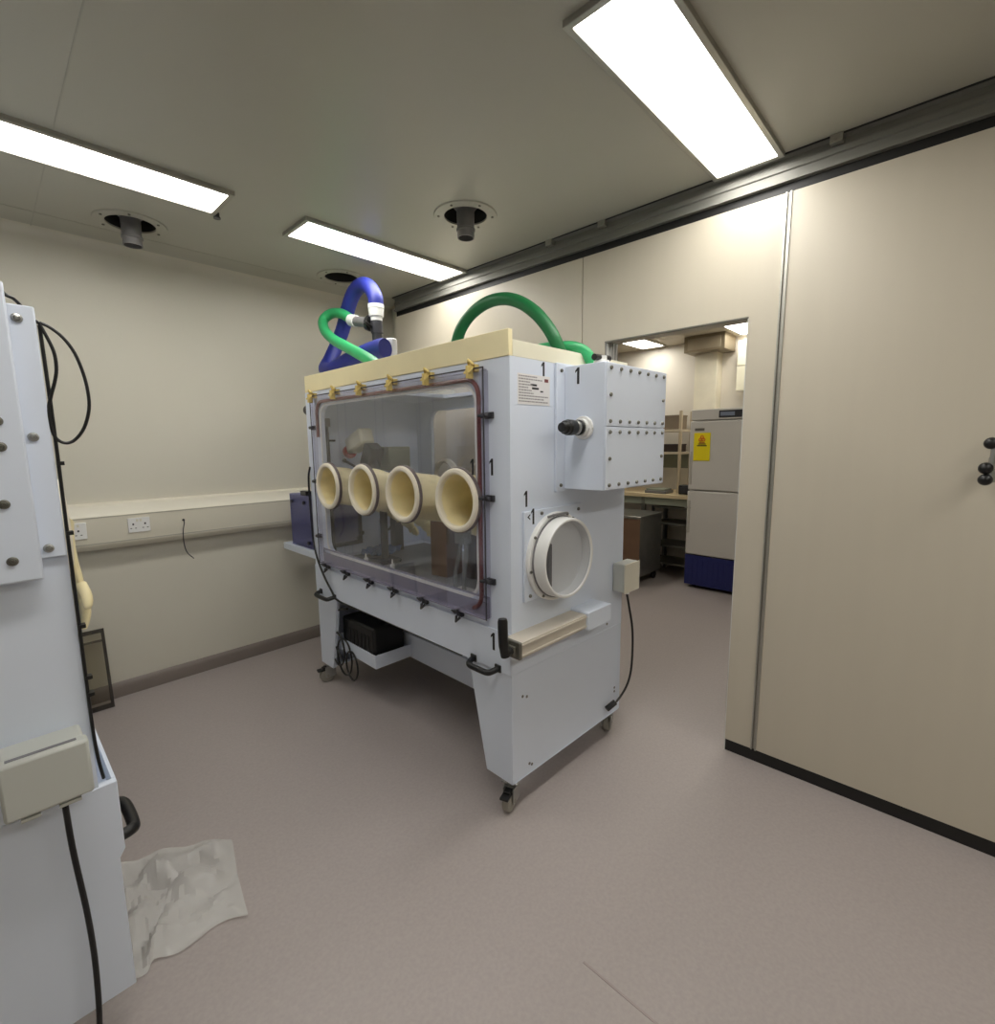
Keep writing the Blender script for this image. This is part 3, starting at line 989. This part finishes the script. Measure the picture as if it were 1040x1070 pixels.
# blue cloth
rnd = random.Random(5)
m = MB()
N = 16
grid = [[m.bm.verts.new(((i / N - .5) * .20, (jj / N - .5) * .16, .012 + .03 * abs(math.sin(i * .9 + math.sin(jj * .8) * 1.6)) * abs(math.cos(jj * .55 + i * .2)) + rnd.uniform(0, .004))) for jj in range(N + 1)] for i in range(N + 1)]
for i in range(N):
    for jj in range(N):
        m.face([grid[i][jj], grid[i + 1][jj], grid[i + 1][jj + 1], grid[i][jj + 1]])
r = bmesh.ops.extrude_face_region(m.bm, geom=m.bm.faces[:])
for v in [g for g in r['geom'] if isinstance(g, bmesh.types.BMVert)]:
    v.co.z = max(.001, v.co.z - .012)
cl = m.build('blue_cloth', M_CLOTH, None, sharp=80)
cl.location = loc(.34, 1.43, FZ); cl.rotation_euler = (0, 0, MROT + .4)
tag(cl, 'crumpled blue cloth lying on the chamber floor below the third glove port', 'cloth')
# white bottles
def bottle(b, a, s, label):
    o = thing('small_bottle', label, 'bottle', loc(b, a, FZ), 0, 'small white bottles on the chamber floor')
    MB().lathe((0, 0, 0), (0, 0, 1), [(0, 0), (.016 * s, 0), (.018 * s, .004), (.018 * s, .03 * s), (.010 * s, .045 * s), (.008 * s, .05 * s)], 20).build('body', M_WPLAS, o)
    MB().lathe((0, 0, 0), (0, 0, 1), [(.009 * s, .048 * s), (.010 * s, .062 * s), (.004 * s, .066 * s), (.003 * s, .085 * s), (0, .086 * s)], 16).build('cap', M_WPLAS, o)
bottle(.05, 1.12, 1.1, 'small white bottle inside the window, the left one of the two near the sill')
bottle(.05, .865, 1.2, 'small white bottle inside the window, the right one of the two near the sill')
# tall carton
o = thing('carton', 'tall brown carton standing inside the chamber below the third and fourth glove ports', 'carton', loc(.30, .74, FZ), MROT + .15)
MB().box(-.06, .06, -.055, .055, 0, .30).build('box', M_BROWN, o, .003)
MB().box(-.061, .061, -.02, .02, .30, .303).build('flap', M_BROWN2, o)
o = thing('waste_tub', 'dark olive tub standing beside the brown carton inside the chamber', 'tub', loc(.38, .585, FZ), MROT)
MB().lathe((0, 0, 0), (0, 0, 1), [(0, 0), (.062, 0), (.072, .24), (.078, .245), (.078, .255), (.068, .255), (.06, .02), (0, .02)], 28).build('tub', M_BROWN2, o)
# clear tubing stand
o = thing('tubing_stand', 'clear plastic tubes standing upright on the chamber floor below the fourth glove port', 'tubing', loc(.14, .455, FZ), MROT)
for k, dy in enumerate((.03, -.03)):
    m = MB(); m.tube(spl([(0, dy, .004), (0.0, dy, .08), (.02, dy * .8, .16), (.03, dy * .5, .25)], 5), .010, 12); m.build('tube', M_CLBAG, o)
MB().box(-.03, .06, -.05, .05, 0, .006).build('base', M_WPLAS, o, .002)
m = MB(); m.box(.0, .05, -.035, .035, .22, .29); m.build('pouch', M_CLBAG, o, .008)
# hook + small dark parts on the left wall
o = thing('wall_hook', 'small dark hook on the left chamber wall above the blue cloth', 'hook', loc(.46, IW - .022, .90), MROT)
m = MB(); m.tube(spl([(0, 0, .05), (0, -.02, .02), (0, -.035, 0), (.02, -.045, 0), (.04, -.035, .012)], 5), .007, 10); m.build('hook', M_DGREY, o)
MB().box(-.02, .02, -.006, .002, .03, .07).build('back_plate', M_DGREY, o, .002)

# ------------------------------------------------- under the isolator
o = thing('vacuum_unit', 'black equipment case sitting on the white tray under the isolator', 'equipment case', loc(.15, 1.25, .255), MROT)
m = MB(); m.box(-.10, .10, -.17, .18, 0, .20); m.build('case', M_BLKPL, o, .015)
m = MB(); m.tube(spl([(0, -.08, .20), (0, -.07, .235), (0, .07, .235), (0, .08, .20)], 4), .009, 10); m.build('handle', M_BLKPL, o)
for k in range(6):
    m = MB(); m.box(-.104, -.10, -.12 + k * .04, -.10 + k * .04, .05, .15); m.build('vent_slot', M_DARK, o)
m = MB()
for k, (yc, r0, zc) in enumerate(((1.36, .11, .225), (1.27, .085, .20), (1.42, .10, .26))):
    pts = [(.018 - .004 * k, yc + r0 * .75 * math.cos(2 * PI * i / 18), zc + r0 * math.sin(2 * PI * i / 18)) for i in range(18)]
    m.tube(spl(pts, 3, True), .0055, 8, True)
m.tube(spl([(.02, 1.30, .53), (.015, 1.40, .50), (.012, 1.48, .42), (.012, 1.47, .30), (.018, 1.40, .20)], 6), .0055, 8)
o = m.build('coiled_cable', M_BLKPL, None)
m_loc = o.location.copy()
o.location = loc(m_loc.x, m_loc.y, m_loc.z); o.rotation_euler = (0, 0, MROT)
tag(o, 'coiled black cables hanging from the tray under the isolator, next to its left leg', 'cable')

# ------------------------------------------------------------------- hoses
def wp(b, a, z):
    return Vector(loc(b, a, z))
B0 = .40
o = thing('blue_hose', 'thick blue hose arching up from the isolator roof to the duct opening', 'hose', loc(B0, 1.6, 1.8), 0)
base = Vector(o.location)
def rel(pts): return [Vector(loc(*p)) - base for p in pts]
path = spl(rel([(.40, 1.471, 2.266), (.40, 1.476, 2.332), (.40, 1.536, 2.40), (.40, 1.622, 2.43), (.40, 1.718, 2.405), (.40, 1.799, 2.329), (.40, 1.873, 2.223), (.37, 1.912, 2.117),
                (.31, 1.90, 2.01), (.25, 1.85, 1.94), (.235, 1.736, 1.92), (.25, 1.591, 1.945), (.28, 1.44, 1.975), (.31, 1.31, 1.995), (.32, 1.265, 1.995)]), 8)
m = MB()
rr = [.044 + (.0014 if i % 2 else 0) + .010 * min(1, max(0, (i - 70) / 30)) for i in range(len(path))]
m.tube(path, rr, 20)
m.build('hose', M_BLUE, o, sharp=60)
m = MB()
m.cyl(*rel([(.40, 1.471, 2.262), (.40, 1.471, 2.215)]), .046, .042, n=24)
m.cyl(*rel([(.40, 1.471, 2.225), (.40, 1.47, 2.185)]), .034, n=24)
m.build('cuff', M_WPLAS, o, .003)
m = MB()
m.cyl(*rel([(.40, 1.47, 2.19), (.40, 1.47, 2.12)]), .036, n=20)
m.cyl(*rel([(.40, 1.47, 2.12), (.40, 1.468, 2.02)]), .030, n=20)
m.cyl(*rel([(.40, 1.468, 2.03), (.40, 1.465, 1.79)]), .028, n=20)
m.build('valve', M_DGREY, o)
m = MB(); m.cyl(*rel([(.40, 1.471, 2.285), (.40, 1.471, 2.262)]), .0475, n=24); tag(m.build('hose_clip', M_WPLAS, o), 'white clip')
m = MB(); m.cyl(*rel([(.36, 1.472, 2.155), (.44, 1.472, 2.155)]), .007, n=10); m.tube(rel([(.36, 1.472, 2.155), (.30, 1.44, 2.17)]), .009, 10)
m.build('valve_handle', M_BLKPL, o)

o = thing('green_hose', 'bright green hose looping at the left end of the isolator roof around the blue hose', 'hose', loc(.25, 1.5, 1.8), 0)
base = Vector(o.location)
path = spl(rel([(.36, 1.70, 2.236), (.35, 1.796, 2.285), (.33, 1.895, 2.30), (.29, 1.93, 2.255), (.25, 1.83, 2.17), (.22, 1.67, 2.089), (.19, 1.48, 2.02), (.165, 1.30, 1.955), (.15, 1.15, 1.895), (.15, 1.04, 1.84)]), 8)
m = MB(); m.tube(path, .031, 18); m.build('hose', M_GREEN, o, sharp=60)
m = MB(); m.cyl(*rel([(.36, 1.705, 2.232), (.365, 1.645, 2.215)]), .036, n=20); m.build('cuff', M_WPLAS, o, .002)
m = MB(); m.cyl(*rel([(.365, 1.65, 2.215), (.385, 1.53, 2.190)]), .030, n=20); m.cyl(*rel([(.385, 1.545, 2.188), (.39, 1.52, 2.182)]), .042, n=20)
m.build('valve', M_GPLAS, o)
m = MB(); m.cyl(*rel([(.387, 1.53, 2.188), (.392, 1.508, 2.182)]), .048, n=20); m.build('ring_nut', M_BLKPL, o)

o = thing('green_hose', 'green hose with shade in its colour arching high over the right part of the isolator roof', 'hose', loc(.3, .4, 1.8), 0)
base = Vector(o.location)
path = spl(rel([(.28, .64, 1.80), (.28, .597, 1.931), (.28, .555, 1.992), (.29, .493, 2.041), (.30, .41, 2.068), (.30, .311, 2.063), (.31, .227, 2.033), (.32, .152, 1.979), (.33, .10, 1.919), (.34, .068, 1.864), (.36, .05, 1.80)]), 8)
m = MB(); m.tube(path, .0265, 18); m.build('hose', M_GREEND, o, sharp=60)
o = thing('green_hose', 'green hose lying flat on the right end of the isolator roof behind the filter box', 'hose', loc(.4, .1, 1.8), 0)
base = Vector(o.location)
path = spl(rel([(0.46, 0.3, 1.84), (0.4, 0.22, 1.847), (0.4, 0.156, 1.85), (0.4, 0.085, 1.845), (0.42, 0.03, 1.838), (0.45, 0.0, 1.82), (0.465, -0.018, 1.79), (0.47, -0.028, 1.752)]), 8)
m = MB(); m.tube(path, .024, 18); m.build('hose', M_GREEN, o, sharp=60)
m = MB(); m.cyl(*rel([(.47, -.03, 1.746), (.47, -.03, 1.765)]), .032, n=20); m.build('cuff', M_WPLAS, o)
o = thing('pipe_fitting', 'small black and white pipe fitting on top of the filter box', 'fitting', loc(.36, -.14, 1.745), MROT)
MB().lathe((0, 0, 0), (0, 0, 1), [(0, 0), (.03, 0), (.03, .012), (.02, .016), (.02, .03), (0, .03)], 20).build('base', M_WPLAS, o)
MB().tube([(-.05, 0, .022), (.05, .0, .026)], .012, 12).build('pipe', M_BLKPL, o)

# =============================================================== left isolator
LY, LXF = 1.40, .110
LL = thing('glovebox_isolator', 'white isolator cropped by the left photo edge, seen end on with black cables', 'isolator', (LXF, LY, 0), 0)
# local: x<0 into the machine, y away from the viewer, z up; front (gloves) faces +x
LW = 1.6
m = MB()
m.plate((0, LW, .62, 1.728), (.19, 1.42, .86, 1.66), .07, -.022, 0, 'yz')
m.box(-.79, -.022, 0, .02, .62, 1.728)
m.box(-.79, -.022, LW - .02, LW, .62, 1.728)
m.box(-.79, -.768, .02, LW - .02, .62, 1.728)
m.box(-.768, -.022, .02, LW - .02, 1.708, 1.728)
m.box(-.768, -.022, .02, LW - .02, .745, .78)
m.build('chamber_shell', M_WHITE, LL)
# base with a ledge proud of the front
m = MB()
m.prism([(-.79, .12), (.022, .12), (.022, .47), (.034, .49), (.034, .668), (-.79, .668)], -.003, .018, 'xz')
m.build('leg', M_WHITE, LL, .002)
m = MB(); m.box(-.79, .030, LW - .018, LW, .12, .600); m.build('leg', M_WHITE, LL, .002)
m = MB()
m.box(-.0, .030, .018, LW - .018, .600, .612); m.box(.026, .034, .018, LW, .56, .668); m.box(-.02, 0, .018, LW - .018, .575, .62)
m.build('front_ledge', M_WHITE, LL, .001)
m = MB()
m.tube(spl([(.030, .03, .505), (.052, .035, .505), (.062, .06, .50), (.062, .15, .50), (.052, .185, .50), (.020, .19, .50)], 5), .014, 12)
m.build('pull_handle', M_BLKPL, LL)
m = MB()
# outer end plate and raised inner plate
m.box(-.60, -.001, -.012, 0, 1.222, 1.735)
op = m.build('end_plate', M_WHITE, LL, .003)
m = MB(); m.box(-.58, -.043, -.045, -.012, 1.185, 1.768); ip = m.build('raised_plate', M_WHITE, LL, .004)
m = MB(); m.box(-.58, -.165, -.085, -.045, 1.20, 1.84); ip2 = m.build('filter_housing', M_WHITE, LL, .004)
def bigscrew(c, parent, mm):
    m = MB()
    m.lathe(c, (0, -1, 0), [(.0088, 0), (.0092, .002), (.008, .004), (.0055, .005), (.0045, .004), (.004, .007), (.0028, .0075), (.0025, .005), (0, .005)], 18)
    return m.build('screw', mm, parent)
for z in (1.708, 1.475, 1.243):
    bigscrew((-.029, -.012, z), op, M_STEEL)
for z in (1.344, 1.230, 1.4554, 1.5047):
    bigscrew((-.086 if z < 1.4 else -.079, -.045, z), ip, M_STEELD)
# junction box
m = MB()
m.box(-.150, -.018, -.07, 0, .725, .838)
jb = m.build('junction_box', M_JUNC, LL, .006)
m = MB(); m.box(-.153, -.014, -.105, -.07, .722, .842); m.build('cover', M_JUNC, jb, .006)
m = MB(); m.box(-.140, -.032, -.090, -.080, .8415, .843); m.build('cover_groove', M_INKG, jb)
m = MB(); m.box(-.130, -.100, -.095, -.05, .708, .715); m.box(-.072, -.036, -.095, -.05, .708, .715); m.box(-.125, -.045, -.09, -.02, .715, .73)
m.build('cable_clip', M_JUNC, jb, .001)
m = MB(); m.tube(spl([(-.062, -.05, .715), (-.060, -.05, .58), (-.051, -.045, .40), (-.05, -.04, .25), (-.06, -.05, .10), (-.08, -.03, .03)], 6), .0058, 10)
m.build('lead', M_BLKPL, LL)
# cables at the front edge
m = MB()
m.tube(spl([(.004, -.006, 1.70), (.005, -.008, 1.5), (.004, -.008, 1.25), (.003, -.008, 1.0), (.003, -.006, .82), (.006, .0, .74), (.012, .01, .68)], 6), .0034, 8)
for z in (1.42, 1.27, 1.06, .94, .90):
    m.box(.002, .014, -.014, .004, z - .004, z + .004)
m.build('edge_cable', M_BLKPL, LL)
m = MB()
lp = [(0.1139, 1.7053), (0.1291, 1.6984), (0.1481, 1.6802), (0.1636, 1.6512), (0.1737, 1.6107), (0.1778, 1.5709), (0.1759, 1.5342), (0.164, 1.4951), (0.1473, 1.4705), (0.1325, 1.4625), (0.1193, 1.4685), (0.1121, 1.4864), (0.1103, 1.5276), (0.1163, 1.5571), (0.1252, 1.5869), (0.131, 1.6145), (0.1311, 1.6453), (0.1249, 1.6713), (0.1137, 1.7034)]
m.tube(spl([(x - LXF, -.01, z) for x, z in lp], 4), .0032, 8)
m.tube(spl([(-.055, -.01, 1.775), (-.0415, -.01, 1.752), (-.030, -.008, 1.746), (-.020, .006, 1.738), (-.004, .008, 1.715), (.004, -.006, 1.704)], 5), .0032, 8)
m.build('looped_cable', M_BLKPL, LL)
# front ports with gloves hanging out, hood sheet
m = MB(); m.box(.0, .012, .16, 1.46, .83, 1.69); m.build('window_sheet', M_ACR, LL)
def outglove(y):
    m = MB()
    m.lathe((.012, y, 1.25), (1, 0, 0), [(.103, -.006), (.103, .008), (.113, .014), (.124, .010), (.127, 0), (.12, -.008)], 36)
    r_ = m.build('glove_port', M_RING, LL)
    m = MB()
    m.tube(spl([(.012, y, 1.25), (.016, y - .01, 1.22), (.022, y - .02, 1.17), (.030, y - .025, 1.12), (.034, y - .03, 1.06)], 4),
           [.10, .095, .088, .08, .074, .068, .062, .058, .054, .05, .047, .045, .043, .042, .041, .04, .04], 20, flat=.30)
    w_ = Vector((.034, y - .03, 1.06))
    for k, (off, ln) in enumerate(((-.03, .07), (-.01, .085), (.01, .08), (.03, .06))):
        b0 = w_ + Vector((0, off, .01))
        m.tube(spl([b0, b0 + Vector((.004, 0, -ln * .5)), b0 + Vector((-.002, 0, -ln))], 3), [.011, .011, .011, .0105, .010, .009, .006], 10)
    b0 = w_ + Vector((0, -.038, .05))
    m.tube(spl([b0, b0 + Vector((.006, -.025, -.03)), b0 + Vector((.004, -.032, -.06))], 3), [.012, .012, .012, .0115, .011, .010, .006], 10)
    m.build('glove', M_GLOVE, r_, sharp=70)
for y in (.27, .62, .97, 1.32):
    outglove(y)

# plastic sheet on the floor
m = MB()
NX, NY = 34, 26
rnd = random.Random(11)
gr = []
for i in range(NX + 1):
    row = []
    for jj in range(NY + 1):
        u, v = i / NX, jj / NY
        # u along the visible upper edge (left to right), v back towards the viewer
        ex, ey = .14 + .355 * u, 2.03 - .03 * u - .135 * u * u
        x = ex + v * (-.10 + .03 * math.sin(u * 8))
        y = ey - v * (.52 - .16 * u) + .012 * math.sin(u * 17 + v * 6)
        e = min(u, 1 - u, v, 1 - v) * 6
        z = .004 + min(1, e + .15) * (.020 + .014 * math.sin(u * 13 + math.sin(v * 9) * 2) + .012 * math.sin(v * 19 + u * 7) + rnd.uniform(-.005, .005))
        row.append(m.bm.verts.new((x, y, max(.002, z))))
    gr.append(row)
for i in range(NX):
    for jj in range(NY):
        m.face([gr[i][jj], gr[i + 1][jj], gr[i + 1][jj + 1], gr[i][jj + 1]])
tag(m.build('plastic_bag', M_BAG, None, sharp=25), 'crumpled clear plastic bag lying on the floor at the foot of the left isolator', 'bag')

# door handle on the partition
o = thing('door_handle', 'black knobbed handle on the beige partition at the right photo edge', 'handle', (XP, -.055, 1.36))
m = MB(); m.box(-.006, 0, -.04, .0, -.03, .03); m.build('back_plate', M_STEELD, o, .003)
m = MB(); m.tube([(-.012, -.01, .0), (-.05, -.01, .0)], .012, 12); m.tube([(-.05, -.01, -.05), (-.05, -.01, .06)], .010, 12); m.build('bar', M_STEEL, o)
for (y_, z_) in ((0.0, .075), (.006, -.005), (.004, -.042), (-.03, .03)):
    m = MB(); m.sphere((-.055, y_, z_), .019); m.build('knob', M_BLKPL, o)

# ------------------------------------------------------- room beyond: contents
# upright freezer, front faces -x
fr = thing('upright_freezer', 'tall white two-door freezer with navy base seen through the doorway', 'freezer', (4.80, 1.57, 0))
W2, D2, H2 = .395, .74, 1.755
m = MB(); m.box(.03, D2, -W2, W2, .10, H2 - .02); m.build('cabinet', M_FRIDGE, fr, .008)
m = MB(); m.box(0, .03, -W2, W2, 1.655, H2); cp = m.build('control_fascia', M_FRIDGE, fr, .006)
m = MB(); m.box(-.006, .0, -.03 - W2 + .34, -.26 + .395, 1.672, 1.738)
m.build('display_frame', M_DGREY, cp, .003)
m = MB(); m.box(-.008, -.005, -.005, .12, 1.688, 1.722); m.build('display', mat('blue_grey_display', (128, 138, 158), .3), cp)
def fdoor(z0, z1, hz):
    m = MB(); m.box(-.02, .03, -W2, W2, z0, z1); d_ = m.build('door', M_FRIDGE, fr, .01)
    m = MB(); m.box(-.026, -.018, W2 - .035, W2 - .012, hz - .16, hz + .16)
    m.build('handle', mat('grey_handle', (180, 176, 168), .4), d_, .004)
    return d_
d1 = fdoor(.985, 1.645, 1.20)
d2 = fdoor(.345, .975, .72)
m = MB(); m.box(-.024, -.02, W2 - .14, W2 - .05, 1.555, 1.578); tag(m.build('badge', M_STEELD, d1), 'small dark maker plate')
m = MB(); m.box(-.026, -.02, W2 - .20, W2 - .045, 1.27, 1.535); nt_ = m.build('notice', M_YELLOW, d1, .001)
m = MB()
for k in range(3):
    a = 2 * PI * k / 3 + PI / 2
    m.ring((-.0265, W2 - .122 + .017 * math.cos(a), 1.478 + .017 * math.sin(a)), (1, 0, 0), .014, .0042, 16, 6)
m.ring((-.0265, W2 - .122, 1.478), (1, 0, 0), .016, .003, 16, 6)
m.build('hazard_symbol', M_ORANGE, nt_)
m = MB(); m.box(-.0275, -.026, W2 - .168, W2 - .078, 1.408, 1.418); m.box(-.0275, -.026, W2 - .16, W2 - .086, 1.425, 1.432); m.build('print', M_INK, nt_)
m = MB(); m.box(-.0275, -.026, W2 - .15, W2 - .095, 1.436, 1.444); m.build('print', M_RED, nt_)
m = MB(); m.box(-.022, -.014, W2 - .04, W2 + .02, .80, .815); m.build('lock', M_STEEL, d2)
m = MB(); m.box(-.012, .03, -W2, W2, .035, .335)
for k in range(14):
    m.box(-.016, -.012, -W2 + .06 + k * .05, -W2 + .085 + k * .05, .07, .30)
m.build('grille', M_NAVY, fr, .003)
m = MB(); m.box(.03, D2, -W2 + .01, W2 - .01, .03, .335); m.build('plinth', M_NAVY, fr)
for yy in (-.33, .33):
    for xx in (.08, .66):
        m = MB(); m.cyl((xx, yy, 0), (xx, yy, .035), .02, n=12); m.build('foot', M_BLKPL, fr)

# bench along the far wall
bn = thing('lab_bench', 'bench with pale worktop behind the steel trolley, beyond the doorway', 'bench', (5.30, 3.1, 0))
m = MB(); m.box(-.33, .31, -1.10, 1.4, .86, .90); m.build('worktop', mat('cream_worktop', (216, 196, 158), .5), bn, .004)
m = MB(); m.box(-.30, -.27, -1.08, 1.38, .78, .86); m.build('apron', M_OLIVE, bn, .002)
for (xx, yy) in ((-.29, -.56), (.27, -.56), (-.29, 1.36), (.27, 1.36)):
    m = MB(); m.box(xx - .02, xx + .02, yy - .02, yy + .02, 0, .86); m.build('leg', M_STEELD, bn, .002)
m = MB(); m.box(-.25, .31, -.50, 1.35, .20, .22); m.build('lower_shelf', M_STEELD, bn)
# steel trolley
tr = thing('steel_trolley', 'stainless steel trolley box with a brown end on castors beyond the doorway', 'trolley', (4.45, 2.29, 0))
m = MB(); m.box(.004, .48, 0, .55, .10, .700); m.build('body', M_STEEL, tr, .004)
m = MB(); m.box(0, .006, .0, .55, .11, .69); tag(m.build('end_panel', M_BROWN, tr, .001), 'brown end panel')
m = MB(); m.box(-.01, .49, -.01, .56, .70, .72); m.build('top', M_STEEL, tr, .003)
for (xx, yy) in ((.05, .05), (.43, .05), (.05, .5), (.43, .5)):
    m = MB(); m.lathe((xx, yy - .014, .042), (0, 1, 0), [(0, 0), (.038, 0), (.042, .006), (.042, .022), (.038, .028), (0, .028)], 20); m.box(xx - .02, xx + .02, yy - .02, yy + .02, .078, .10)
    m.build('castor', M_BLKPL, tr)
# dark rack under/next to the bench
rk = thing('wire_rack', 'dark low rack with shelves between the steel trolley and the freezer', 'rack', (5.08, 2.12, 0))
for (xx, yy) in ((0, -.06), (.34, -.06), (0, .34), (.34, .34)):
    m = MB(); m.box(xx - .012, xx + .012, yy - .012, yy + .012, 0, .76); m.build('post', M_DGREY, rk)
for z in (.12, .32, .56, .74):
    m = MB(); m.box(-.01, .35, -.07, .35, z, z + .02); m.build('shelf', M_STEELD, rk, .002)
# shelf unit above the bench
su = thing('shelf_unit', 'steel shelf unit standing on the bench left of the freezer', 'shelf unit', (5.32, 2.33, .90))
for (xx, yy) in ((-.14, -.10), (.14, -.10), (-.14, .9), (.14, .9)):
    m = MB(); m.box(xx - .014, xx + .014, yy - .014, yy + .014, 0, .88); m.build('post', mat('beige_post', (196, 180, 152), .45), su, .002)
for z in (.42, .66):
    m = MB(); m.box(-.16, .16, -.12, .92, z, z + .025); m.build('shelf', mat('beige_shelf', (206, 192, 168), .45), su, .002)
m = MB(); m.box(.13, .15, -.12, .92, .26, .42); m.build('back_panel', M_OLIVE, su)
def crate(y, z, sy, sz, mm, label, cat='box', name='storage_box'):
    o = thing(name, label, cat, (5.32, y, z), 0)
    m = MB(); m.plate((-.10, .10, -sy, sy), (-.092, .092, -sy + .008, sy - .008), .004, 0, sz, 'xy'); m.box(-.10, .10, -sy, sy, 0, .008); m.build('tub', mm, o, .002)
    m = MB(); m.box(-.105, .105, -sy - .005, sy + .005, sz, sz + .014); m.build('lid', mm, o, .002)
M_CRATE = clear('frosted_crate', (190, 184, 174), .1, .2, .55, (176, 160, 140))
crate(2.385, .90 + .685, .12, .14, M_CRATE, 'frosted storage box on the top shelf, nearer the freezer')
crate(2.67, .90 + .685, .13, .14, M_CRATE, 'frosted storage box on the top shelf, farther from the freezer')
crate(2.385, .90 + .445, .12, .07, mat('dark_case', (58, 44, 40), .5), 'dark box on the middle shelf of the steel shelf unit')
o = thing('desk_phone', 'small black device on the bench beside the freezer', 'device', (5.12, 2.12, .90))
MB().box(-.06, .06, -.06, .06, 0, .10).build('case', M_BLKPL, o, .012)
MB().box(-.07, -.058, -.04, .04, .02, .08).build('face', M_DGREY, o, .003)
o = thing('folded_sheet', 'grey folded plastic sheets lying on the bench', 'sheet', (5.12, 2.42, .90))
MB().box(-.10, .10, -.12, .12, 0, .03).build('lower_sheet', M_GPLAS, o, .006)
MB().box(-.09, .10, -.10, .11, .03, .05).build('upper_sheet', M_OLIVE, o, .006)
# ventilation box on the far ceiling and wall cabinet
o = thing('ventilation_duct', 'brownish metal duct box under the far ceiling above the freezer', 'duct', (5.42, 2.06, ZC))
m = MB(); m.box(-.12, .19, -.20, .22, -.165, -.0); m.build('casing', mat('bronze_metal', (150, 138, 116), .4, .5), o, .004)
m = MB(); m.box(-.125, -.12, -.16, .18, -.145, -.03); m.build('face_plate', mat('bronze_plate', (172, 160, 138), .4, .4), o, .002)
o = thing('wall_cabinet', 'cream wall cabinet above the freezer at the right of the doorway', 'cabinet', (5.50, 1.58, 1.96))
MB().box(-.06, .10, -.25, .20, 0, .50).build('carcass', M_FAR, o, .004)
MB().box(-.075, -.06, -.245, .195, .005, .245).build('door', M_CREAM2, o, .003)
MB().box(-.075, -.06, -.245, .195, .255, .495).build('door', M_CREAM2, o, .003)

# ------------------------------------------------------------------- camera
cam = bpy.data.cameras.new('camera')
cam.sensor_fit = 'HORIZONTAL'
cam.sensor_width = 36
cam.lens = 512.29 / 1040 * 36
cam.clip_start = 0.02
co = bpy.data.objects.new('camera', cam)
COL.objects.link(co)
R = Matrix(((0.6888247523302424, 0.10706205336952537, -0.7169785054696416), (-0.7248410857943207, 0.0864119147070375, -0.6834752236483587), (-0.011218775409566967, 0.990490130049242, 0.13712564075819345)))
co.matrix_world = Matrix.Translation((0, 0, 1.45)) @ R.to_4x4()
scn.camera = co

# ------------------------------------------------------------------- world
wd = bpy.data.worlds.new('world')
scn.world = wd
wd.use_nodes = True
wd.node_tree.nodes['Background'].inputs['Color'].default_value = (.9, .95, 1, 1)
wd.node_tree.nodes['Background'].inputs['Strength'].default_value = 0.05
scn.view_settings.view_transform = 'Standard'
scn.view_settings.look = 'None'
scn.view_settings.gamma = 1
scn.view_settings.exposure = 0.27
scn.cycles.use_denoising = True
scn.cycles.max_bounces = 10
scn.cycles.transparent_max_bounces = 24
scn.cycles.sample_clamp_indirect = 6
for o in bpy.data.objects:
    if 'off' in o:
        del o['off']
